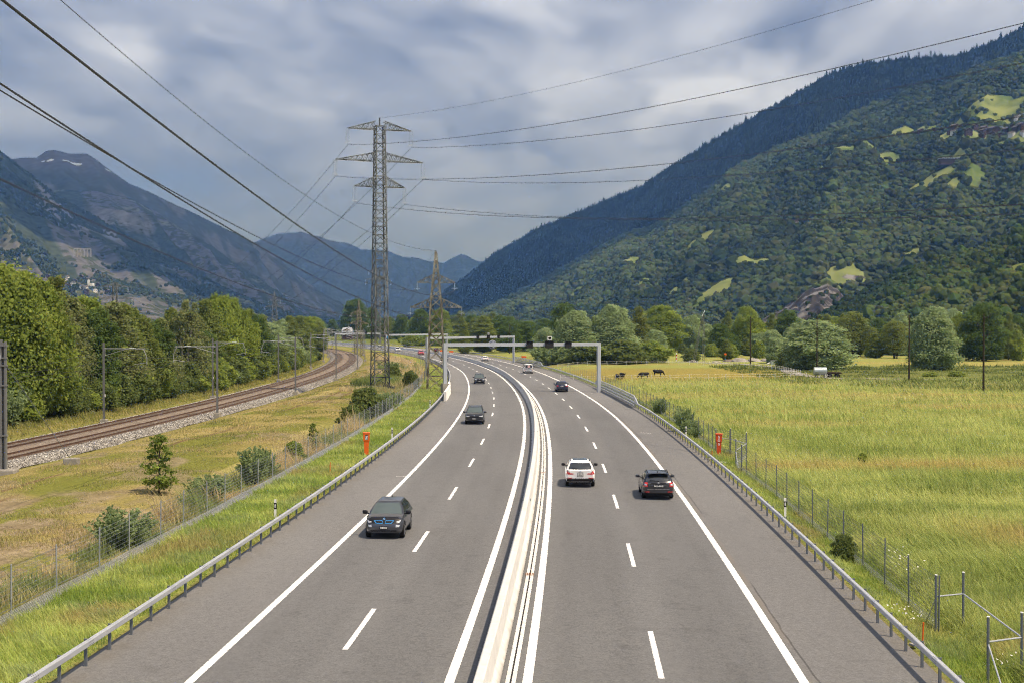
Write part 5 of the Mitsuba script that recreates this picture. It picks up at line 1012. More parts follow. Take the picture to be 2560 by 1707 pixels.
# white flowers by the right fence
fx, fy, fz = [], [], []
for s, o, n, sp, hh in ((56.2, 14.2, 26, .35, 1.3), (55.3, 14.6, 14, .4, 1.0), (47.9, 12.8, 26, .4, .45), (48.9, 12.9, 14, .4, .45), (41, 14.0, 14, .4, .7)):
    c = ROAD.at(s, o); fx += list(c[0] + r6.normal(0, sp * .7, n)); fy += list(c[1] + r6.normal(0, sp, n)); fz += list(r6.uniform(.4, 1, n) * hh)
fx, fy, fz = map(np.array, (fx, fy, fz)); C = np.stack([fx, fy, ground_z(fx, fy) + fz], 1); v, f, k = leaf_quads(C, r6.normal(0, .5, C.shape) + [0, -.3, 1], .06, .6, np.full((len(C), 3), .72), r6)
tag(part(None, 'white_flowers', (v, f), 'tinted', False, color=k), 'small white flowers in the grass by the right fence', 'flowers', kind='stuff')
# ------------------------------------------------------------------ cars
def ray_x(V, F, yz, sign):
    """largest (sign > 0) or smallest x of the mesh over each point (y, z)"""
    A, B, C = V[F[:, 0]], V[F[:, 1]], V[F[:, 2]]; out = np.full(len(yz), np.nan)
    d = (B[:, 1] - A[:, 1]) * (C[:, 2] - A[:, 2]) - (C[:, 1] - A[:, 1]) * (B[:, 2] - A[:, 2]); ok = np.abs(d) > 1e-10
    A, B, C, d = A[ok], B[ok], C[ok], d[ok]
    for i, (y, z) in enumerate(yz):
        u = ((y - A[:, 1]) * (C[:, 2] - A[:, 2]) - (C[:, 1] - A[:, 1]) * (z - A[:, 2])) / d; w = ((B[:, 1] - A[:, 1]) * (z - A[:, 2]) - (y - A[:, 1]) * (B[:, 2] - A[:, 2])) / d
        k = (u >= -1e-6) & (w >= -1e-6) & (u + w <= 1 + 1e-6)
        if k.any():
            x = A[k, 0] + u[k] * (B[k, 0] - A[k, 0]) + w[k] * (C[k, 0] - A[k, 0]); out[i] = x.max() if sign > 0 else x.min()
    return out
def decal(body, poly, sign, lift=.012, depth=.03, el=.07):
    """polygon in (y, z) laid on the front (sign +1) or rear (-1) of the body as a thin shell"""
    V, F = body; v2, f2 = trimesh.creation.triangulate_polygon(sg.Polygon(poly), engine='earcut')
    v3, f3 = trimesh.remesh.subdivide_to_size(np.column_stack([v2, v2[:, 0] * 0]), f2, el, max_iter=8); v2 = v3[:, :2]
    tm = trimesh.Trimesh(v3, f3); v2, f3 = np.array(tm.vertices)[:, :2], np.array(tm.faces)
    x = ray_x(V, F, v2, sign); good = ~np.isnan(x); x = np.where(good, x, np.nanmin(x) if sign > 0 else np.nanmax(x)) if good.any() else x * 0
    top = np.column_stack([x + sign * lift, v2]); n = len(top); e = tm.edges_sorted; u, c = np.unique(e, axis=0, return_counts=True); bd = {tuple(q) for q in u[c == 1]}
    fl = f3; nz = np.cross(top[fl[:, 1]] - top[fl[:, 0]], top[fl[:, 2]] - top[fl[:, 0]])[:, 0]; fl = np.where((nz * sign > 0)[:, None], fl, fl[:, ::-1]); side = []
    for t in fl:
        for a, b in ((t[0], t[1]), (t[1], t[2]), (t[2], t[0])):
            if tuple(sorted((a, b))) in bd: side += [[a, a + n, b], [b, a + n, b + n]]
    return np.vstack([top, top - [sign * depth, 0, 0]]), np.vstack([fl, np.array(side)])
def car_body(sp):
    """closed lower body: stations along x with a rounded section"""
    L, W, st = sp['L'], sp['W'] / 2, sp['st']; P = []
    xs = np.array([a[0] for a in st]) ; q = np.linspace(-1, 1, 45); q = np.sign(q) * np.abs(q) ** .8; X = (q * .5 + .5) * L - L / 2
    zlo, zsh, zc, wd = (np.interp(X, xs * L, [a[k] for a in st]) for k in (1, 2, 3, 4)); k = np.array([.15, .2, .3, .2, .15])
    zlo, zsh, zc, wd = (np.convolve(np.pad(a, 2, 'edge'), k, 'valid') for a in (zlo, zsh, zc, wd))
    for x, a, b, c, w in zip(X, zlo, zsh, zc, wd):
        w = w * W; h = [(0, a), (.80 * w, a), (.93 * w, a + .05), (.985 * w, a + (b - a) * .25), (w, a + (b - a) * .55), (.985 * w, a + (b - a) * .80), (.94 * w, b - .02), (.88 * w, b + (c - b) * .35), (.66 * w, b + (c - b) * .80), (.34 * w, c - .004), (0, c)]
        P.append([(x, y, z) for y, z in h] + [(x, -y, z) for y, z in h[-2:0:-1]])
    v, f = loft(np.array(P), True, True); return v, f
def greenhouse(sp):
    """surface function g(face, u, t) and the painted shell"""
    zb, zr, cr = sp['zb'], sp['zr'], .05; fx0, fx1, rx0, rx1, w0, w1 = (sp[k] for k in ('fx0', 'fx1', 'rx0', 'rx1', 'w0', 'w1'))
    def dims(t):
        e = np.sin(np.clip(t, 0, 1) * math.pi) ; return fx0 + (fx1 - fx0) * t + .05 * e, rx0 + (rx1 - rx0) * t - .05 * e * sp.get('rbulge', 1), w0 + (w1 - w0) * t + .035 * e, zb + (zr - zb) * t
    def g(face, u, t):
        f, r, w, z = dims(t); b = .16
        if face == 'f': return np.stack([f - b * u ** 2 * (1 - .35 * t), w * u * .985, z + 0 * u], -1)
        if face == 'r': return np.stack([r + b * .8 * u ** 2, -w * u * .985, z + 0 * u], -1)
        xf, xr = f - b * (1 - .35 * t), r + b * .8; x = xf + (xr - xf) * u; y = w * (1 - .02 * (2 * u - 1) ** 2)
        return np.stack([x, y if face == 'l' else -y, z + 0 * u], -1)
    rings = []
    for t in np.linspace(-.25, 1, 11):
        tt = max(t, 0) if t > 0 else t; A = []
        uu = np.linspace(-1, 1, 13)
        ring = [g('f', uu, tt + 0 * uu), g('l', np.linspace(.03, .97, 15), tt + np.zeros(15)), g('r', np.linspace(-1, 1, 13), tt + np.zeros(13)), g('R', np.linspace(.97, .03, 15), tt + np.zeros(15))]
        rings.append(np.vstack(ring))
    c = rings[-1].mean(0)
    for k, dz in ((.965, .022), (.88, .042), (.6, .060), (.25, .070)):
        q = c + (rings[10] - c) * [k, k, 1]; q[:, 2] = sp['zr'] + dz; rings.append(q)
    v, f = loft(np.array(rings), True, True); return g, (v, f)
def glass(g, face, u0, u1, t0, t1, lift=.008, nu=9, nt=6, taper=0, cut=0):
    """a pane on the greenhouse: grid over u and t pushed outwards, with an edge"""
    U, Tt = np.meshgrid(np.linspace(0, 1, nu), np.linspace(t0, t1, nt)); k = (Tt - t0) / (t1 - t0)
    U = (u0 + cut * k) + (u1 - u0 - cut * k - taper * k) * U; p = g(face, U, Tt); du, dt = g(face, U + .01, Tt) - p, g(face, U, Tt + .01) - p; n = np.cross(du, dt); n /= np.linalg.norm(n, axis=-1, keepdims=True)
    out = {'f': [1, 0, .3], 'r': [-1, 0, .3], 'l': [0, 1, .2], 'R': [0, -1, .2]}[face]; n = n * np.sign((n * out).sum(-1, keepdims=True)); top = p + n * lift; v, f = loft(top, closed=False)
    fn = np.cross(v[f[:, 1]] - v[f[:, 0]], v[f[:, 2]] - v[f[:, 0]]); f = np.where(((fn * out).sum(1) > 0)[:, None], f, f[:, ::-1]); m = len(v); w = (p - n * .02).reshape(-1, 3)
    idx = np.arange(m).reshape(nt, nu); loop = list(idx[0]) + list(idx[1:, -1]) + list(idx[-1, -2::-1]) + list(idx[-2:0:-1, 0]); s = []
    for a, b in zip(loop, loop[1:] + loop[:1]): s += [[a, b, a + m], [b, b + m, a + m]]
    return np.vstack([v, w]), np.vstack([f, s])
WHEEL = {}
def wheel_mesh(r, w):
    if (r, w) not in WHEEL:
        t = [(r - .10, -w/2), (r - .03, -w/2), (r, -w/2 + .03), (r, w/2 - .03), (r - .03, w/2), (r - .10, w/2)]; a = np.linspace(0, 2 * math.pi, 29)[:-1]
        tyre = loft(np.array([[(q * math.cos(x), y, q * math.sin(x)) for q, y in t] for x in a] + [[(q, y, 0) for q, y in t]]), False); mb = MB(); mb.tm(cyl(r - .09, w * .55, (0, 0, 0), 'y', 28))
        for i in range(5):
            x = i * 2 * math.pi / 5
            for sy in (-1, 1): mb.bar((0, sy * w * .36, 0), ((r - .11) * math.cos(x), sy * w * .40, (r - .11) * math.sin(x)), .07, .035)
        mb.tm(cyl(.07, w * .86, (0, 0, 0), 'y', 12)); hub = MB().tm(cyl(r - .115, w * .66, (0, 0, 0), 'y', 24)).mesh(); WHEEL[r, w] = tyre, mb.mesh(), hub
    return WHEEL[r, w]
def car(label, s, o, dirn, sp, paint, extra=None, far=False, yaw=0.0):
    k = thing('car', label, 'car'); p = ROAD.at(s, o); hd = ROAD.head(s) + math.pi / 2 + yaw; hd = hd if dirn > 0 else hd + math.pi
    tw = rot_z(hd, (p[0], p[1], p[2] + .006)); add = lambda nm, m, b, sm=False, lb=None: part(k, nm, m, b, sm, tw=tw, label=lb)
    L, W, r = sp['L'], sp['W'], sp['r']; wf, wr = sp['axf'], sp['axr']; v, f = car_body(sp); body = (v, f)
    m = m3d.Manifold(m3d.Mesh(np.asarray(v, np.float32), np.asarray(f, np.uint32)))
    if m.volume() < 0: f = f[:, ::-1]; m = m3d.Manifold(m3d.Mesh(np.asarray(v, np.float32), np.asarray(f, np.uint32)))
    for x in (wf, wr):
        for sy in (-1, 1): m = m - m3d.Manifold.cylinder(.42, r + .055, r + .055, 28, True).rotate([90, 0, 0]).translate([x, sy * (W / 2 - .10), r])
    q = m.to_mesh(); add('body', trimesh.Trimesh(q.vert_properties[:, :3], q.tri_verts, process=False), paint, 38)
    g, sh = greenhouse(sp); gf = sh[1]; vol = trimesh.Trimesh(*sh, process=False).volume; add('roof', (sh[0], gf if vol > 0 else gf[:, ::-1]), sp.get('roof', paint), 38)
    gl = sp.get('glass', 'glass_dark')
    add('windscreen', glass(g, 'f', -.90, .90, .05, .93), gl, True); add('rear_window', glass(g, 'r', -.86, .86, sp.get('rw0', .22), .88, taper=0), 'glass_dark', True)
    for fc in ('l', 'R'):
        for u0, u1, cut, tp in ((.05, .40, .06, 0), (.43, .74, 0, 0), (.77, .95, 0, .05)):
            add('side_window', glass(g, fc, u0, u1, .10, .90, cut=cut, taper=tp), 'glass_dark', True)
    ty, rim, hub = wheel_mesh(r, .215)
    for x in (wf, wr):
        for sy in (-1, 1):
            tl = T().translate([x, sy * (W / 2 - .125), r]); wk = numbered(f'{k}__wheel')
            scene[wk + '__tyre'] = {**mikit.ply(ty, 'tyre', 40), 'to_world': tw @ tl}; scene[wk + '__rim'] = {**mikit.ply(rim, sp.get('rim', 'alloy'), False), 'to_world': tw @ tl}
            scene[wk + '__hub'] = {**mikit.ply(hub, 'black_matt', False), 'to_world': tw @ tl}
    add('underbody', box((0, 0, r * .95), (L * .86, W * .74, .24)), 'black_matt')
    for sy in (-1, 1):
        x, z = sp['mx'], sp['mz']; mk = add('mirror', rbox((.14, .24, .17), .05, (x, sy * (W / 2 + .10), z)), sp.get('mirror', paint), 40)
        add('mirror_stalk', MB().bar((x + .03, sy * (W / 2 - .12), z - .07), (x + .01, sy * (W / 2 + .06), z - .04), .05).mesh(), 'black')
    def d(nm, poly, sign, bs, lift=.012, lb=None, both=False, el=.08):
        for sy in ((1, -1) if both else (1,)): add(nm, decal(body, [(sy * y, z) for y, z in poly][::sy], sign, lift, el=el), bs, 30, lb)
    for nm, poly, sign, bs, lift, both in sp['decals']: d(nm, poly, sign, bs, lift, both=both)
    def plate(sign, z, w, h, y=0.0):
        x = ray_x(*body, [(y, z), (y, z + h / 2), (y, z - h / 2)], sign); x = float(np.nanmax(x * sign)) * sign + sign * .02
        add('number_plate', box((x, y, z), (.014, w, h)), 'plate_white'); mb = MB(); n = 7
        for row in range(2 if h > .2 else 1):
            for i in range(n):
                if (i == 2 and row == 0): continue
                mb.box((x + sign * .009, y + (i - (n - 1) / 2) * w * .125, z + ((.25 - row * .5) * h * .9 if h > .2 else 0)), (.006, w * .07, h * (.32 if h > .2 else .55)))
        add('plate_marks', mb.mesh(), 'black'); fr = MB()
        for dz in (-1, 1): fr.box((x - sign * .004, y, z + dz * (h / 2 + .012)), (.02, w + .05, .024))
        for dy in (-1, 1): fr.box((x - sign * .004, y + dy * (w / 2 + .012), z), (.02, .024, h))
        add('plate_frame', fr.mesh(), 'black')
    for a in sp.get('plates', []): plate(*a)
    for sign, z, rr in sp.get('badge', []):
        x = float(ray_x(*body, [(0, z)], sign)[0]) + sign * .015; bk = numbered(f'{k}__badge')
        scene[bk] = {**mikit.ply(cyl(rr, .02, (x, 0, z), 'x', 20), sp.get('badge_mat', 'lamp_clear'), 30), 'to_world': tw}
        if sp.get('roundel'):
            for i in range(4):
                a = np.linspace(i * math.pi / 2, (i + 1) * math.pi / 2, 6); pl = [(0, 0)] + [(rr * .72 * math.cos(t), rr * .72 * math.sin(t)) for t in a]
                mm = trimesh.creation.extrude_polygon(sg.Polygon(pl), .006, engine='earcut'); R_ = np.array([[0, 0, sign, x + sign * .010], [1, 0, 0, 0], [0, 1, 0, z], [0, 0, 0, 1.0]]); mm.apply_transform(R_)
                part(bk, 'quarter', mm, 'white' if i % 2 else 'grille_blue', tw=tw)
    if sp.get('rails'):
        for sy in (-1, 1):
            y, z = sy * (sp['w1'] - .04), sp['zr'] + .03; xa, xb = sp['fx1'] - .25, sp['rx1'] + .22
            add('roof_rail', MB().tube([(xa, y, z - .02), (xa - .12, y, z + .05), ((xa + xb) / 2, y, z + .075), (xb + .12, y, z + .05), (xb, y, z - .02)], .022, 6).mesh(), sp['rails'])
    if sp.get('sunroof'): add('sunroof', rbox((sp['sunroof'], W * .48, .012), .005, ((sp['fx1'] + sp['rx1']) / 2 + .25, 0, sp['zr'] + .068)), 'glass_dark')
    if sp.get('antenna'): add('antenna', loft(np.array([[(x, y, z) for x, y in ((.09, 0), (-.09, .025), (-.09, -.025))] for z in (sp['zr'] + .06,)] + [[(x - .06, y, sp['zr'] + .15) for x, y in ((.0, 0), (-.06, .008), (-.06, -.008))]]) + np.array([sp['antenna'], 0, 0]), True, True), 'black')
    if sp.get('wiper'):
        a, b = g('r', np.array(.05), np.array(sp.get('rw0', .22) + .05)), g('r', np.array(-.62), np.array(sp.get('rw0', .22) + .12)); add('rear_wiper', MB().bar(a + [-.03, 0, 0], b + [-.03, 0, 0], .028).mesh(), 'black')
    if sp.get('seats'):
        pass
    if extra: extra(k, add, body, g)
    return k
def rect(y0, y1, z0, z1): return [(y0, z0), (y1, z0), (y1, z1), (y0, z1)]
def spec(**kw): return kw
def base_st(front, rear, zsh, zc, lo=.22):
    """(x / L, z low, z shoulder, z centre, width share)"""
    return [(-.50, lo + .20, rear[0] - .12, rear[0] - .06, .78), (-.49, lo + .08, rear[0] - .05, rear[0] - .01, .90), (-.46, lo, rear[0], rear[0] + .03, .96), (-.38, lo, rear[0] + .02, rear[0] + .05, .99), (-.2, lo - .02, zsh, zc, 1.0), (.12, lo - .02, zsh - .02, zc - .02, 1.0), (.24, lo - .02, zsh - .06, front[1] + .02, .995),
            (.36, lo, front[0] - .02, front[1] - .05, .98), (.43, lo, front[0] - .08, front[1] - .11, .95), (.475, lo + .02, front[0] - .17, front[1] - .20, .88), (.493, lo + .08, front[0] - .26, front[1] - .28, .80), (.50, lo + .16, front[0] - .34, front[1] - .36, .72)]
SUV_L = dict(L=4.5, W=1.81, r=.345, axf=1.38, axr=-1.28, zb=1.02, zr=1.53, fx0=.92, fx1=.12, rx0=-2.12, rx1=-1.66, w0=.845, w1=.62, mx=.62, mz=1.12, st=base_st((1.0, 1.06), (1.02, 1.06), 1.02, 1.04, .26))
rear_std = lambda red='lamp_red': [('tail_light', [(.52, .84), (.84, .84), (.86, 1.0), (.60, .98)], -1, red, .014, True), ('rear_bumper', rect(-.78, .78, .36, .56), -1, 'black_matt', .016, False), ('reflector', rect(.55, .76, .57, .61), -1, red, .02, True)]
front_std = [('headlight', [(.48, .70), (.84, .76), (.80, .88), (.52, .80)], 1, 'lamp_clear', .014, True), ('grille', [(-.42, .62), (.42, .62), (.46, .80), (-.46, .80)], 1, 'black_matt', .012, False), ('air_intake', rect(-.60, .60, .33, .50), 1, 'black_matt', .014, False)]

# small grey electric hatchback, coming
i3 = spec(L=4.0, W=1.775, r=.35, axf=1.30, axr=-1.27, zb=1.00, zr=1.47, fx0=1.22, fx1=.32, rx0=-1.96, rx1=-1.50, w0=.82, w1=.545, mx=.92, mz=1.08, glass='glass_pale', mirror='black', antenna=-1.15, roundel=True, badge=[(1, .885, .062)], badge_mat='grille_blue', plates=[(1, .52, .32, .085)], rim='alloy',
          st=[(-.50, .42, .92, .96, .78), (-.485, .30, .96, 1.0, .90), (-.45, .24, .98, 1.02, .97), (-.3, .22, 1.0, 1.02, 1.0), (.1, .22, 1.0, 1.02, 1.0), (.27, .22, .99, 1.06, .985), (.36, .22, .96, 1.03, .97), (.43, .22, .89, .97, .93), (.47, .22, .78, .87, .86), (.488, .24, .68, .75, .79), (.497, .27, .57, .62, .72), (.50, .34, .50, .54, .66)],
          decals=[('bonnet', [(-.62, .70), (.62, .70), (.72, .84), (.60, .965), (-.60, .965), (-.72, .84)], 1, 'black', .006, False), ('grille_ring', [(.05, .70), (.36, .71), (.46, .83), (.07, .83)], 1, 'grille_blue', .016, True), ('grille', [(.075, .73), (.335, .735), (.41, .81), (.085, .81)], 1, 'black', .024, True),
                  ('headlight_frame', [(.50, .74), (.70, .70), (.80, .80), (.80, .92), (.62, .86), (.50, .84)], 1, 'black', .012, True), ('headlight', [(.55, .755), (.69, .725), (.76, .80), (.75, .86), (.66, .80), (.58, .80)], 1, 'lamp_clear', .02, True), ('fog_lamp', [(.52, .55), (.68, .55), (.72, .63), (.56, .65)], 1, 'lamp_clear', .016, True),
                  ('lower_grille', [(-.55, .345), (.55, .345), (.60, .41), (-.60, .41)], 1, 'black', .012, False)])
car('small graphite grey electric hatchback with blue grille rings, nearest oncoming car', 64.2 + .35, -7.04, -1, i3, 'car_graphite')
kod = dict(SUV_L, L=4.6, W=1.86, zr=1.60, zb=1.06, fx0=.98, fx1=.18, rx0=-2.2, rx1=-1.85, w1=.66, mirror='car_black', rails='black', glass='glass_pale', plates=[(1, .58, .34, .09)], badge=[(1, .86, .05)], st=base_st((1.08, 1.13), (1.08, 1.1), 1.06, 1.08, .26), decals=[('headlight', [(.44, .76), (.84, .80), (.82, .88), (.46, .82)], 1, 'lamp_clear', .016, True), ('grille', [(-.42, .66), (.42, .66), (.44, .83), (-.44, .83)], 1, 'black', .014, False), ('air_intake', rect(-.62, .62, .36, .52), 1, 'black_matt', .014, False), ('chrome_strip', rect(.50, .80, .42, .445), 1, 'trim_grey', .022, True)])
car('black sport utility car with headlights on, second oncoming car', 136.8 + 1.4, -6.8, -1, kod, 'car_black')
x1 = dict(SUV_L, W=1.80, zr=1.49, zb=1.00, glass='glass_dark', rails='black', sunroof=1.1, mirror='black', wiper=True, roundel=True, badge=[(-1, .985, .045)], plates=[(-1, .80, .30, .21)], st=base_st((1.0, 1.05), (1.06, 1.10), 1.0, 1.02, .30), rw0=.14,
          decals=[('tail_light', [(.40, .80), (.60, .80), (.62, .79), (.86, .80), (.86, .97), (.70, .97), (.66, .88), (.44, .86)], -1, 'lamp_red', .016, True), ('rear_bumper', [(-.80, .34), (.80, .34), (.83, .56), (-.83, .56)], -1, 'black_matt', .02, False), ('skid_plate', [(-.58, .34), (.58, .34), (.50, .40), (-.50, .40)], -1, 'trim_grey', .034, False), ('reflector', rect(.50, .76, .565, .60), -1, 'lamp_red', .022, True), ('lamp_shadow', [(.63, .89), (.70, .98), (.80, .98), (.80, 1.03), (.64, 1.03)], -1, 'black', .012, True)])
car('white sport utility car driving away with red tail lights and black bumper', 84.9 + 1.28 + .2, 2.02, 1, x1, 'car_white')
est = spec(L=4.66, W=1.81, r=.33, axf=1.40, axr=-1.30, zb=.95, zr=1.42, fx0=1.0, fx1=.10, rx0=-2.26, rx1=-1.78, w0=.83, w1=.61, mx=.66, mz=1.04, rails='black', antenna=-1.35, wiper=True, badge=[(-1, .955, .05)], plates=[(-1, .80, .52, .115)], st=base_st((.93, .98), (.98, 1.02), .95, .97, .24), rw0=.16,
           decals=[('tail_light', [(.60, .74), (.86, .74), (.86, .98), (.62, .98)], -1, 'lamp_red', .016, True), ('tail_lamp_lens', [(.66, .82), (.82, .82), (.82, .91), (.67, .91)], -1, 'lamp_clear', .026, True), ('chrome_strip', rect(-.62, .62, .595, .62), -1, 'trim_grey', .02, False), ('reflector', rect(.50, .80, .44, .48), -1, 'lamp_red', .022, True), ('rear_bumper', rect(-.78, .78, .30, .42), -1, 'black_matt', .018, False), ('badge_left', rect(.42, .58, .905, .925), -1, 'trim_grey', .012, False), ('badge_right', rect(-.58, -.42, .905, .93), -1, 'trim_grey', .012, False)])
def est_extra(k, add, body, g): add('spoiler', rbox((.30, 1.16, .04), .015, (-1.90, 0, 1.455)), 'car_grey', 40)
car('black estate car driving away beside the right edge line, nearest on the right', 79.9 + 1.30, 6.32, 1, est, 'car_grey', est_extra)
mpv = dict(SUV_L, L=4.7, W=1.86, zr=1.66, zb=1.04, fx0=1.35, fx1=.30, rx0=-2.25, rx1=-2.0, w1=.68, glass='glass_pale', plates=[(1, .52, .40, .10)], badge=[(1, .80, .06)], st=base_st((1.02, 1.08), (1.06, 1.1), 1.04, 1.06, .22), decals=front_std)
car('dark grey people carrier coming round the bend, third oncoming car', 239.4 + 1.3, -6.95, -1, mpv, 'car_grey')
blu = dict(SUV_L, W=1.83, zr=1.52, glass='glass_dark', plates=[(-1, .84, .5, .11)], badge=[(-1, .97, .05)], decals=[('tail_light', [(.48, .84), (.86, .84), (.87, .99), (.62, .99)], -1, 'lamp_red', .016, True), ('rear_bumper', rect(-.78, .78, .34, .52), -1, 'black_matt', .016, False), ('skid_plate', rect(-.55, .55, .32, .36), -1, 'trim_grey', .03, False)])
car('dark blue sport utility car driving away before the stacked rails', 209.7 + 1.3, 5.06, 1, blu, 'car_navy')
van = dict(SUV_L, L=4.9, W=1.92, zr=1.92, zb=1.10, fx0=1.9, fx1=1.05, rx0=-2.42, rx1=-2.36, w0=.90, w1=.78, mx=1.35, mz=1.2, rbulge=.2, plates=[(-1, .55, .5, .12)], st=base_st((1.1, 1.16), (1.10, 1.12), 1.10, 1.12, .28), decals=[('tail_light', rect(.76, .88, .72, 1.04), -1, 'lamp_red', .016, True), ('rear_bumper', rect(-.8, .8, .36, .54), -1, 'trim_grey', .016, False)])
def van_extra(k, add, body, g):
    for j, z in enumerate((1.45,)):
        for y, sc in ((-.45, 1), (.35, 1)):
            mb = MB()
            for yy in (-.40, .40):
                t = trimesh.creation.torus(.30, .035, 20, 6); t.apply_transform(trimesh.transformations.rotation_matrix(math.pi / 2, [0, 1, 0])); t.apply_translation([-2.62 - .12 * (y > 0), y + yy, z]); mb.tm(t)
            mb.bar((-2.62, y - .4, z), (-2.62, y, z + .38), .05).bar((-2.62, y + .4, z), (-2.62, y - .1, z - .1), .05).bar((-2.62, y - .05, z + .4), (-2.62, y + .35, z + .38), .05)
            kk = numbered('bicycle'); tag(kk, ('black bicycle carried on the back of the white van, left one', 'black bicycle carried on the back of the white van, right one')[y > 0], 'bicycle'); scene[kk] = {**mikit.ply(mb.mesh(), 'black', False), 'to_world': scene[f'{k}__body']['to_world']}
    add('carrier', MB().bar((-2.45, -.6, 1.0), (-2.75, -.6, 1.05), .06).bar((-2.45, .6, 1.0), (-2.75, .6, 1.05), .06).bar((-2.7, -.8, 1.05), (-2.7, .8, 1.05), .06).mesh(), 'trim_grey')
    sq = MB(); sw = MB()
    for a in range(5):
        for b in range(5): (sq if (a + b) % 2 else sw).box((-2.86, (a - 2) * .10, 1.55 + (b - 2) * .10), (.02, .1, .1))
    add('warning_board_red', sq.mesh(), 'lamp_red'); add('warning_board_white', sw.mesh(), 'white')
car('white van driving away with bicycles and a striped board on its back', 297.6 + 1.4, 4.9, 1, van, 'car_white', van_extra)
hat = spec(L=4.3, W=1.80, r=.32, axf=1.3, axr=-1.25, zb=.94, zr=1.42, fx0=1.0, fx1=.15, rx0=-2.0, rx1=-1.4, w0=.82, w1=.60, mx=.7, mz=1.02, plates=[(-1, .62, .5, .11), (1, .45, .4, .1)], st=base_st((.92, .97), (.98, 1.01), .95, .97, .22), decals=rear_std() + front_std)
car('white hatchback driving away in the far bend of the right carriageway', 401 + 1.2, 3.5, 1, hat, 'car_white'); car('red car coming round the far bend', 481.5 + 1.2, -9.4 + 2.6, -1, hat, 'car_red')
car('white car coming behind the red one beside the tall pylon', 541.5, -7.2, -1, hat, 'car_white'); car('dark car coming behind the second gantry left post', 409, -7.4, -1, dict(mpv), 'car_navy'); car('dark red car driving away in the far bend behind the weathered pylon', 521.8, 4.4, 1, hat, 'car_maroon')
# ------------------------------------------------------------------ mountains
def resample(pts, n):
    pts = np.array(pts, float); d = np.concatenate([[0], np.cumsum(np.hypot(*np.diff(pts[:, :2], axis=0).T))]); q = np.linspace(0, d[-1], n); return np.stack([np.interp(q, d, pts[:, k]) for k in range(3)], 1), q
def slope(crest, kf, nu, nt, amp, gully, seed, prof=1.15, back=.22, rough=1.0, wob=0, shift=0):
    """a mountain side between its crest line and its foot: (nu, nt, 3) grid"""
    C, q = resample(crest, nu); C[:, 2] += (meshkit.fbm(np.stack([q / 260, q * 0 + seed, q * 0], -1), 4, seed) - .5) * wob
    k = np.interp(np.linspace(0, 1, nu), np.linspace(0, 1, len(kf)), kf); Ft = C[:, :2] * k[:, None] + [shift, 0]
    t = np.concatenate([np.linspace(0, 1, nt), 1 + np.array([.04, .12, .25])]); Pxy = Ft[:, None] + (C[:, None, :2] - Ft[:, None]) * t[None, :, None]
    env = np.sin(np.clip(t, 0, 1) * math.pi) ** .7
    g = meshkit.fbm(np.stack([np.repeat((q / gully)[:, None], len(t), 1), np.repeat((t * 1.1)[None], nu, 0), np.full((nu, len(t)), seed * 1.7)], -1), 5, seed)
    g2 = meshkit.fbm(np.stack([Pxy[..., 0] / 190, Pxy[..., 1] / 190, np.zeros(Pxy.shape[:2])], -1), 4, seed + 3)
    rid = 1 - np.abs(2 * g - 1) * 1.7
    z = C[:, None, 2] * np.where(t <= 1, np.clip(t, 0, 1) ** prof, 1 - (t - 1) * back * 4)[None] + env[None] * (amp * (rid - .5) + amp * .45 * rough * (g2 - .5)) * np.clip(C[:, None, 2] / C[:, 2].max(), .15, 1)
    z[:, 0] = -6; return np.concatenate([Pxy, z[..., None]], -1), t, g
def slope_mesh(P): v, f = loft(P, closed=False); n = np.cross(v[f[:, 1]] - v[f[:, 0]], v[f[:, 2]] - v[f[:, 0]]); return v, (f if n[:, 2].mean() > 0 else f[:, ::-1])
R1 = [(-530, 6200, -13), (-439, 6000, -3), (-367, 5900, 41), (-240, 5700, 151), (-60, 5400, 286), (119, 5200, 369), (239, 5000, 408), (340, 4900, 449), (452, 4800, 486), (547, 4600, 541), (640, 4450, 596), (752, 4300, 645), (841, 4150, 691), (909, 4050, 725), (997, 4000, 750), (1107, 3950, 754), (1225, 3900, 753), (1288, 3800, 763), (1348, 3700, 795), (1558, 3300, 833), (1729, 2900, 769), (1878, 2500, 664)]
R2 = [(-218, 4000, 1), (-53, 3700, 56), (59, 3500, 107), (160, 3350, 160), (252, 3200, 208), (311, 3100, 226), (357, 3000, 256), (426, 2900, 302), (463, 2850, 328), (524, 2800, 357), (597, 2700, 372), (656, 2700, 414), (787, 2750, 478), (984, 2700, 524), (1181, 2500, 556), (1371, 2300, 541), (1502, 2000, 471)]
R3a = [(253, 1500, 7), (283, 1480, 28), (303, 1450, 46), (321, 1430, 57), (332, 1430, 50), (343, 1430, 34), (368, 1450, 8)]
R3b = [(276, 1300, 7), (303, 1250, 30), (329, 1200, 49), (352, 1150, 62), (382, 1150, 67), (387, 1100, 74), (394, 1080, 83), (441, 1000, 107), (481, 900, 111), (551, 800, 113)]
L1 = [(-2573, 4000, 834), (-1875, 4100, 702), (-1531, 4200, 537), (-1483, 4250, 493), (-1410, 4350, 421), (-1319, 4500, 351), (-1232, 4700, 279), (-1148, 4900, 230), (-1057, 5200, 155), (-982, 5500, 86), (-856, 5800, 26), (-736, 6000, 0)]
L2b = [(-1867, 5600, 539), (-1671, 5700, 548), (-1574, 5800, 531), (-1510, 5900, 494), (-1372, 6100, 388), (-1281, 6400, 297), (-1196, 6700, 207), (-1076, 7000, 96), (-973, 7200, 32), (-862, 7400, -2)]
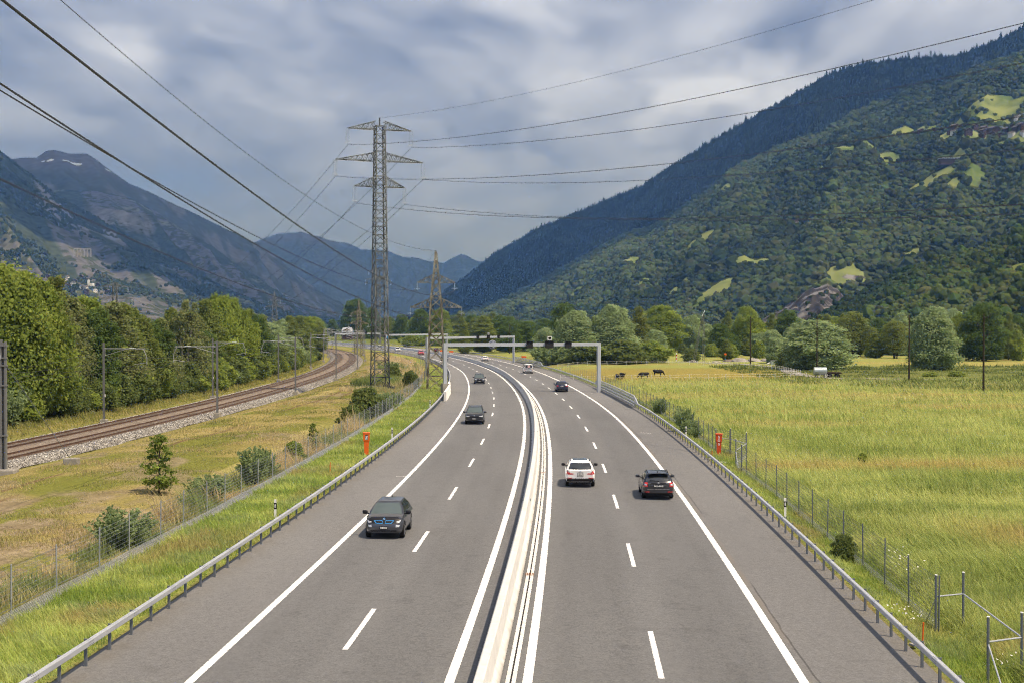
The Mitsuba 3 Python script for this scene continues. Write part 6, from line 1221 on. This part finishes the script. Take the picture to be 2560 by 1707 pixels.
L2 = [(-3302, 6000, 781), (-2491, 6300, 713), (-2268, 6500, 777), (-2198, 6500, 771), (-2184, 6600, 818), (-2156, 6620, 826), (-2109, 6700, 815), (-2042, 6750, 823), (-2004, 6800, 800), (-1900, 7000, 715), (-1755, 7300, 632), (-1613, 7700, 547), (-1527, 8000, 506), (-1430, 8300, 429), (-1283, 8700, 293), (-1160, 9000, 163), (-986, 9200, 67), (-795, 9300, 1)]
L3 = [(-2291, 12000, 642), (-2142, 12000, 727), (-1993, 12000, 791), (-1807, 12000, 809), (-1624, 12300, 761), (-1456, 12500, 726), (-1340, 12500, 657), (-1233, 13000, 707), (-1112, 13000, 674), (-904, 13500, 650), (-677, 14000, 621), (-503, 14000, 726), (-330, 14000, 639), (18, 14500, 616), (557, 14500, 571), (1231, 14500, 482)]
def forest_fn(p, n, uv):       # uv.x: meadow, uv.y: rock
    a = vfbm(p.x * 0.045, p.y * 0.03, p.z * 0.05, 4); b = noise(p.x * 0.16, p.y * 0.12, p.z * 0.16); c0 = vfbm(p.x * 0.006, p.y * 0.006, 3.0, 3)
    wood = mix((0.020, 0.030, 0.012), (0.060, 0.075, 0.026), a * 0.7 + 0.3 * b); wood = mix(wood, mi.Color3f(0.060, 0.062, 0.034), sstep(0.60, 0.75, c0) * 0.4)
    mead = mix((0.085, 0.125, 0.036), (0.200, 0.225, 0.075), sstep(0.3, 0.7, vfbm(p.x * 0.03, p.y * 0.02, p.z * 0.03, 4)))
    c = mix(wood, mead, sstep(0.40, 0.62, uv.x + 0.25 * (a - 0.5)))
    rk = mix((0.045, 0.042, 0.042), (0.21, 0.20, 0.19), sstep(0.45, 0.78, vfbm(p.x * 0.10, p.z * 0.05, p.y * 0.06, 4)))
    return mix(c, rk, sstep(0.35, 0.6, uv.y + 0.3 * (a - 0.5)))
scene['forest_slope'] = two({'type': 'diffuse', 'reflectance': mikit.proc(forest_fn)})
def scree_fn(p, n, uv):        # left side of the valley: scrub, dry grass, scree, cliffs; uv.x along, uv.y up the slope
    a = vfbm(p.x * 0.012, p.y * 0.008, p.z * 0.012, 5); b = vfbm(uv.x * 0.010, uv.y * 2.2, 4.0, 4); fine = noise(p.x * 0.09, p.y * 0.06, p.z * 0.09); dots = noise(p.x * 0.05 + 9, p.y * 0.035, p.z * 0.05)
    wood = mix((0.022, 0.031, 0.016), (0.056, 0.068, 0.032), fine); dry = mix((0.105, 0.108, 0.058), (0.20, 0.192, 0.10), fine); scree = mix((0.070, 0.066, 0.066), (0.145, 0.138, 0.134), fine)
    c = mix(wood, scree, sstep(0.46, 0.58, b) * 0.9); c = mix(c, dry, sstep(0.56, 0.66, a * 0.55 + 0.45 * vfbm(uv.x * 0.006 + 3, uv.y * 3.0, 8.0, 3)) * 0.85)
    c = mix(c, wood, sstep(0.50, 0.60, dots) * 0.85)
    cliff = mix((0.09, 0.088, 0.088), (0.27, 0.262, 0.25), vfbm(p.x * 0.035, p.y * 0.02, p.z * 0.012, 4)); top = sstep(0.60, 0.72, uv.y + 0.35 * (a - 0.5)) * sstep(0.97, 0.90, uv.y) * sstep(1900.0, 1300.0, uv.x) * sstep(5400.0, 5000.0, p.y) * sstep(0.44, 0.54, b + 0.1 * fine)
    return mix(c, cliff, top)
scene['scree_slope'] = two({'type': 'diffuse', 'reflectance': mikit.proc(scree_fn)})
def alp_fn(p, n, uv):
    a = vfbm(p.x * 0.006, p.y * 0.004, p.z * 0.008, 5); fine = noise(p.x * 0.05, p.y * 0.03, p.z * 0.05)
    c = mix((0.030, 0.040, 0.022), (0.085, 0.085, 0.050), a); c = mix(c, mi.Color3f(0.17, 0.155, 0.14), sstep(0.56, 0.70, vfbm(uv.x * 0.005, uv.y * 3.0, 2.0, 4)) * sstep(11000.0, 8000.0, p.y) * 0.5); c = mix(c, mi.Color3f(0.10, 0.095, 0.095), sstep(640.0, 760.0, p.z))
    snow = sstep(11000.0, 9000.0, p.y) * sstep(0.64, 0.67, vfbm(p.x * 0.011, p.y * 0.004, p.z * 0.02, 3)) * sstep(700.0, 770.0, p.z)
    return mix(c * (0.8 + 0.4 * fine), mi.Color3f(0.75, 0.77, 0.8), snow)
scene['alp_slope'] = two({'type': 'diffuse', 'reflectance': mikit.proc(alp_fn)})

def blob_mask(P, spots):
    """1 inside the listed clearings (x, y, radius along, radius across the slope, turn)"""
    m = np.zeros(P.shape[:-1])
    for x, y, ra, rb, *tn in spots:
        a = tn[0] if tn else 0; dx, dy = P[..., 0] - x, P[..., 1] - y; u, w = dx * math.cos(a) + dy * math.sin(a), -dx * math.sin(a) + dy * math.cos(a)
        m = np.maximum(m, 1 - sst(.75, 1.15, np.hypot(u / (ra * 1.3), w / (rb * 1.2)) + 1.0 * (meshkit.fbm(np.stack([P[..., 0] / 38, P[..., 1] / 38, 0 * m], -1), 4, 4) - .5)))
    return m
P1, t1, g1 = slope(R1, [.62, .60, .58, .56, .52], 300, 90, 190, 420, 3, wob=6, shift=-120)
P2, t2, g2 = slope(R2, [.70, .62, .56, .50, .46, .44], 340, 130, 105, 300, 5, prof=1.0, wob=6, shift=-60)
P3, t3, g3 = slope(R3a, [.84, .84, .84], 120, 70, 20, 38, 7, prof=.7, wob=6)
P4, t4, g4 = slope(R3b, [.66, .64, .62, .60, .58], 140, 60, 10, 110, 9, prof=.85, wob=6)
Q1, u1, h1 = slope(L1, [.45, .5, .55, .62, .68, .72], 330, 150, 130, 260, 13, prof=1.35, wob=22, shift=260)
Q2b, u2b, h2b = slope(L2b, [.62, .66, .74], 200, 90, 130, 300, 15, prof=1.3, wob=26, shift=300)
Q2, u2, h2 = slope(L2, [.66, .66, .68, .72], 260, 90, 190, 600, 17, prof=1.3, wob=24, shift=260)
Q3, u3, h3 = slope(L3, [.8, .8], 200, 50, 260, 1100, 19, wob=60)
MEADOW2, MEADOW4 = MEADOW2_DATA, MEADOW4_DATA
m1 = .8 * np.clip((meshkit.fbm(P1 / [160, 160, 160] + 40, 4, 8) - .70) * 7, 0, 1); m2 = np.maximum(blob_mask(P2, MEADOW2), .9 * np.clip((meshkit.fbm(P2 / [110, 110, 60] + 7, 4, 2) - .665) * 9, 0, 1) * (t2 < .75)[None]); m4 = np.maximum(blob_mask(P4, MEADOW4), .8 * np.clip((meshkit.fbm(P4 / 40 + 17, 4, 6) - .66) * 9, 0, 1))
m3 = .9 * np.clip((t3 - .90) * 8, 0, 1)[None] * np.ones(P3.shape[:2]); k3 = np.clip((.98 - t3) * 7, 0, 1)[None] * np.ones(P3.shape[:2])
k2 = .8 * np.clip((meshkit.fbm(P2 / [60, 60, 30] + 70, 4, 12) - .66) * 8, 0, 1)
for nm, P, m, k, lb in (('forest_mountain', P1, m1, m1 * 0, 'dark forested mountain side at the right back'), ('forest_hillside', P2, m2, k2, 'wooded hillside with meadows and hamlets on the right'), ('rock_knoll', P3, m3, k3, 'small rocky knoll at the foot of the right hillside'), ('near_hill', P4, m4, m4 * 0, 'nearest wooded hill at the right edge')):
    struct(nm, slope_mesh(P), 'forest_slope', True, lb, uv=np.stack([m.ravel(), k.ravel()], 1))
for nm, P, t, bs, lb in (('scree_mountain', Q1, u1, 'scree_slope', 'rocky scrub covered mountain side on the left'), ('ridge_mountain', Q2b, u2b, 'scree_slope', 'second rocky ridge on the left'), ('snow_mountain', Q2, u2, 'alp_slope', 'hazy dark mountain with snow patches on its summit'), ('far_mountains', Q3, u3, 'alp_slope', 'blue far mountains at the head of the valley')):
    qq = np.hypot(P[:, 60 if P.shape[1] > 60 else 30, 0] - P[0, 0, 0], P[:, 0, 1] - P[0, 0, 1]); d = np.concatenate([[0], np.cumsum(np.hypot(*np.diff(P[:, -4, :2], axis=0).T))])
    struct(nm, slope_mesh(P), bs, True, lb, uv=np.stack([np.repeat(d, P.shape[1]), np.tile(t, P.shape[0])], 1))

# ------------------------------------------------------------------ forest on the slopes: small crowns, one mesh per wood
def crown_unit(n, kind, r):
    if kind == 'cone':
        a = np.arange(5) * 2 * math.pi / 5; V = np.vstack([np.stack([np.cos(a), np.sin(a), a * 0], 1), [[0, 0, 1]]]); V[:5] *= r.uniform(.75, 1.25, (5, 1)); return V, np.array([[i, (i + 1) % 5, 5] for i in range(5)])
    if kind == 'lumps':
        parts = [crown_unit(0, 'b', r) for _ in range(5)]; off = r.normal(0, 1, (5, 3)) * [.42, .42, .30] + [0, 0, .15]; k = r.uniform(.45, .75, 5); V = [p[0] * q + o for p, q, o in zip(parts, k, off)]; n0 = np.concatenate([[0], np.cumsum([len(a) for a in V])]); return np.vstack(V), np.vstack([p[1] + b for p, b in zip(parts, n0)])
    m = trimesh.creation.icosphere(n, 1.0); v = np.array(m.vertices); v = v * (.72 + .62 * meshkit.noise(v * 1.5 + r.uniform(0, 99), 3))[:, None] * (1 + r.normal(0, .07, (len(v), 1))); v = v * [1, 1, .85] + [0, 0, .45]; f = np.array(m.faces)
    keep = v[f].mean(1)[:, 2] > -.15; return v, f[keep]
def forest(name, label, P, mask, n, size, kinds, pal, seed, tmax=1.0, tmin=.0, dens=None, hk=1.0):
    r = np.random.default_rng(seed); nu, nt = P.shape[0], P.shape[1] - 3; i, j = r.uniform(0, nu - 1.001, n * 3), r.uniform(tmin, tmax, n * 3) * (nt - 1.001); i0, j0 = i.astype(int), j.astype(int); fi, fj = (i - i0)[:, None], (j - j0)[:, None]
    bil = lambda G: G[i0, j0] * (1 - fi) * (1 - fj) + G[i0 + 1, j0] * fi * (1 - fj) + G[i0, j0 + 1] * (1 - fi) * fj + G[i0 + 1, j0 + 1] * fi * fj
    c, m = bil(P), bil(mask[..., None])[:, 0]; d = 1.0 if dens is None else dens(c); area = np.hypot(*(P[i0 + 1, j0] - P[i0, j0])[:, :2].T) / 20
    keep = ((m < .45 + r.normal(0, .06, n * 3)) | (r.random(n * 3) < .10 * (fb(c[:, 0], c[:, 1], 30, 3, 3) > .5))) & (r.uniform(0, 1, n * 3) < d) & (np.abs(c[:, 0] / c[:, 1]) < .39); c = c[keep][:n]; n = len(c)
    var = [crown_unit(q, k, r) for q, k in kinds]; pick = r.integers(0, len(var), n); tone = np.clip((fb(c[:, 0], c[:, 1], 260, 3, seed) - .5) * 1.7 + (fb(c[:, 0], c[:, 1], 60, 3, seed + 9) - .5) * 1.5 + .42 + r.normal(0, .2, n), 0, 1); col = np.array(pal[0]) * (1 - tone[:, None]) + np.array(pal[1]) * tone[:, None]; hue = r.uniform(.88, 1.12, (n, 3)); col = col * hue
    s = size * r.lognormal(0, .28, n); V, F, K, o = [], [], [], 0
    for q, (v, f) in enumerate(var):
        w = np.where(pick == q)[0]; a = r.uniform(0, 6.28, len(w)); ca, sa = np.cos(a)[:, None], np.sin(a)[:, None]; cone = kinds[q][1] == 'cone'
        sc = s[w][:, None] * (.42 if cone else .55); h = s[w][:, None] * (1.45 if cone else .58) * hk * r.uniform(.8, 1.2, (len(w), 1))
        X = np.stack([(v[None, :, 0] * ca - v[None, :, 1] * sa) * sc, (v[None, :, 0] * sa + v[None, :, 1] * ca) * sc, v[None, :, 2] * h], -1) + c[w][:, None] - [0, 0, .4]
        V.append(X.reshape(-1, 3)); F.append((f[None] + (np.arange(len(w)) * len(v))[:, None, None]).reshape(-1, 3) + o); K.append(np.repeat(col[w], len(v), 0)); o += len(w) * len(v)
    tag(part(None, name, (np.vstack(V), np.vstack(F)), 'tinted', False, color=np.vstack(K)), label, kind='stuff')
PAL = ((.024, .036, .017), (.072, .096, .038)); PALC = ((.013, .021, .011), (.036, .049, .021))
forest('hill_forest', 'tree crowns covering the nearest wooded hill at the right edge', P4, m4, 8000, 5.4, [(0, 'lumps')] * 6, ((.026, .042, .015), (.080, .108, .034)), 101, 1.0)
forest('hill_forest', 'mixed forest covering the right hillside', P2, np.maximum(m2, k2), 50000, 7.4, [(0, 'b'), (0, 'b'), (0, 'b'), (0, 'b'), (0, 'lumps')], PAL, 102, 1.0)
forest('mountain_forest', 'dark conifer forest covering the right back mountain', P1, m1, 80000, 6.6, [(0, 'cone'), (0, 'cone'), (0, 'cone')], PALC, 103, 1.02)
forest('scrub_forest', 'scattered scrub and small trees on the left scree slopes', Q1, np.zeros(Q1.shape[:2]), 16000, 7, [(0, 'b'), (0, 'b'), (0, 'b')], ((.022, .032, .014), (.060, .072, .032)), 104, .98, dens=lambda c: np.clip((fb(c[:, 0], c[:, 1], 210, 4, 33) - .46) * 7, .02, 1))
forest('knoll_scrub', 'bushes on top and at the foot of the rocky knoll', P3, k3 * .9, 260, 4.0, [(1, 'b'), (1, 'b')], PAL, 105, 1.0)

# ------------------------------------------------------------------ hamlets
def house(x, y, z, w, l, h, rz, wall, roof, label, group):
    k = thing('chalet', label, 'house', group); tw = rot_z(rz, (x, y, z))
    g = [(-w / 2, 0), (w / 2, 0), (w / 2, h), (0, h + w * .27), (-w / 2, h)]; m = trimesh.creation.extrude_polygon(sg.Polygon([(a, b - 3 if b == 0 else b) for a, b in g]), l, engine='earcut'); m.apply_transform(trimesh.transformations.rotation_matrix(math.pi / 2, [1, 0, 0])); m.apply_translation([0, l / 2, 0]); part(k, 'wall', m, wall, tw=tw)
    mb = MB()
    for sd in (-1, 1):
        a, b = np.array([0, 0, h + w * .27 + .15]), np.array([sd * (w / 2 + .9), 0, h - .28 + .15]); q = [a + [0, -l / 2 - .9, 0], b + [0, -l / 2 - .9, 0], b + [0, l / 2 + .9, 0], a + [0, l / 2 + .9, 0]]; v, f = loft(np.array([q, [p + [0, 0, .35] for p in q]]), True, True); mb.add(v, f if sd < 0 else f[:, ::-1])
    part(k, 'roof', mb.mesh(), roof, tw=tw)
    for q in (-.25, .25):
        for zz in ((h * .3, h * .75) if h > 4.5 else (h * .5,)): part(k, 'window', box((q * w, -l / 2 - .02, zz), (w * .16, .12, 1.1)), 'black', tw=tw)
def surf(P, x, y):
    i = np.argmin((P[..., 0] - x) ** 2 + (P[..., 1] - y) ** 2); return P.reshape(-1, 3)[i]
r7 = np.random.default_rng(77)
for x, y in sorted(HAMLET_R, key=lambda q: q[0] / q[1]):
    p = surf(P2, x, y); wh = r7.random() < .2; house(x, y, p[2] + .5, r7.uniform(6.5, 10), r7.uniform(7, 10), r7.uniform(3.5, 5.5), r7.uniform(-.6, .6), 'render_white' if wh else 'chalet_wood', 'roof_slate', nth(f'{"white walled" if wh else "dark timber"} chalet from the left in the right hillside hamlet'), 'chalets of the right hillside hamlet')
for x, y in sorted(HAMLET_L, key=lambda q: q[0] / q[1]):
    p = surf(Q1, x, y); wh = r7.random() < .6; house(x, y, p[2] + 1, r7.uniform(6, 9), r7.uniform(6, 10), r7.uniform(3.5, 6), r7.uniform(-.6, .6), 'render_white' if wh else 'chalet_wood', 'roof_slate', nth(f'{"white" if wh else "dark"} house from the left in the village on the left mountain'), 'houses of the left mountain village')
x, y = CHURCH; p = surf(Q1, x, y); k = thing('church', 'white church with a slender tower in the left mountain village', 'church'); part(k, 'nave', MB().box((x, y, p[2] + 5), (8, 13, 9)).mesh(), 'render_white'); part(k, 'tower', MB().box((x - 6, y, p[2] + 8), (3.6, 3.6, 17)).mesh(), 'render_white'); part(k, 'spire', loft(np.array([[(x - 6 + a, y + b, p[2] + 16.5) for a, b in ((-2, -2), (2, -2), (2, 2), (-2, 2))], [(x - 6 + a, y + b, p[2] + 22) for a, b in ((-.1, -.1), (.1, -.1), (.1, .1), (-.1, .1))]]), True, True), 'roof_slate')
x, y = BARN_R; p = surf(P2, x, y); k = thing('long_barn', 'long dark barn with a pale roof alone on the right hillside', 'barn'); part(k, 'wall', MB().box((x, y, p[2] + 3), (30, 12, 8)).mesh(), 'chalet_wood'); part(k, 'roof', MB().box((x, y, p[2] + 7.3), (33, 15, .7)).mesh(), 'tin_roof')
for i, (x, y) in enumerate(RIDGE_PYLONS):
    p = surf(P1, x, y); pylon(f'tiny lattice pylon on the right skyline ridge, {("left", "middle", "right")[i]} one of three', x, y, .4, [(0, 2), (14, 1.4), (25, .6)], [(23, 4.5, 1, 2), (19, 5.5, 1, 2), (15, 4.5, 1, 2)], 'pylon_steel', .45, 'x', 0, 27); key = f'lattice_pylon_{count["lattice_pylon"] - 1:03d}'
    for kk in scene:
        if kk.startswith(key + '__'): scene[kk]['to_world'] = rot_z(.4, (x, y, p[2] - 6))

a, b = (surf(Q1, *q) for q in VIADUCT); zt_ = max(a[2], b[2]) + 8; k = thing('viaduct', 'small grey arched railway viaduct on the left mountain side', 'bridge'); d = np.array([34.0, 12.0, 0])
part(k, 'deck', MB().bar([a[0], a[1], zt_], [a[0] + d[0], a[1] + d[1], zt_], 2.2).mesh(), 'old_concrete')
for q in np.linspace(0, 1, 6): part(k, 'pier', MB().bar([a[0] + d[0] * q, a[1] + d[1] * q, zt_ - 18], [a[0] + d[0] * q, a[1] + d[1] * q, zt_ - 1.15], 1.8).mesh(), 'old_concrete')

# ------------------------------------------------------------------ the bank of cloud over the mountains (above the frame): throws the broken shade that lies on the slopes
cx, cy = np.linspace(-5200, 8200, 150), np.linspace(900, 15500, 160); CX_, CY_ = np.meshgrid(cx, cy); q = np.stack([CX_ / 1500, CY_ / 1500, CX_ * 0], -1)
dens = meshkit.fbm(q + 3.3, 5, 61); CZ_ = np.maximum(2600, 900 + .30 * CY_) + 500 * (meshkit.fbm(q * 1.7 + 9, 4, 63) - .3)
keep = dens > .44 - .20 * sst(3200, 6500, CY_) + .30 * sst(2600, 1300, CY_)
v, f = loft(np.stack([CX_, CY_, CZ_], -1), closed=False); f = f[keep.ravel()[f].all(1)]
scene['cloud_vapour'] = {'type': 'principledthin', 'base_color': rgb(.86, .87, .90), 'diff_trans': .75, 'roughness': 1.0, 'spec_trans': 0.0}
tag(part(None, 'cloud_bank', (v, f), 'cloud_vapour', True), 'broken bank of grey cloud hanging over the mountains', kind='stuff')

# ------------------------------------------------------------------ air
scene['air'] = {'type': 'homogeneous', 'albedo': {'type': 'rgb', 'value': [.93, .95, .97]}, 'sigma_t': {'type': 'rgb', 'value': [1.3e-5, 3.0e-5, 7.8e-5]}}
scene['haze'] = {'type': 'cube', 'to_world': T().translate([0, 7300.0, 450.0]).scale([9100, 9000, 470]), 'bsdf': {'type': 'null'}, 'interior': {'type': 'ref', 'id': 'air'}}
tag('haze', kind='stuff')
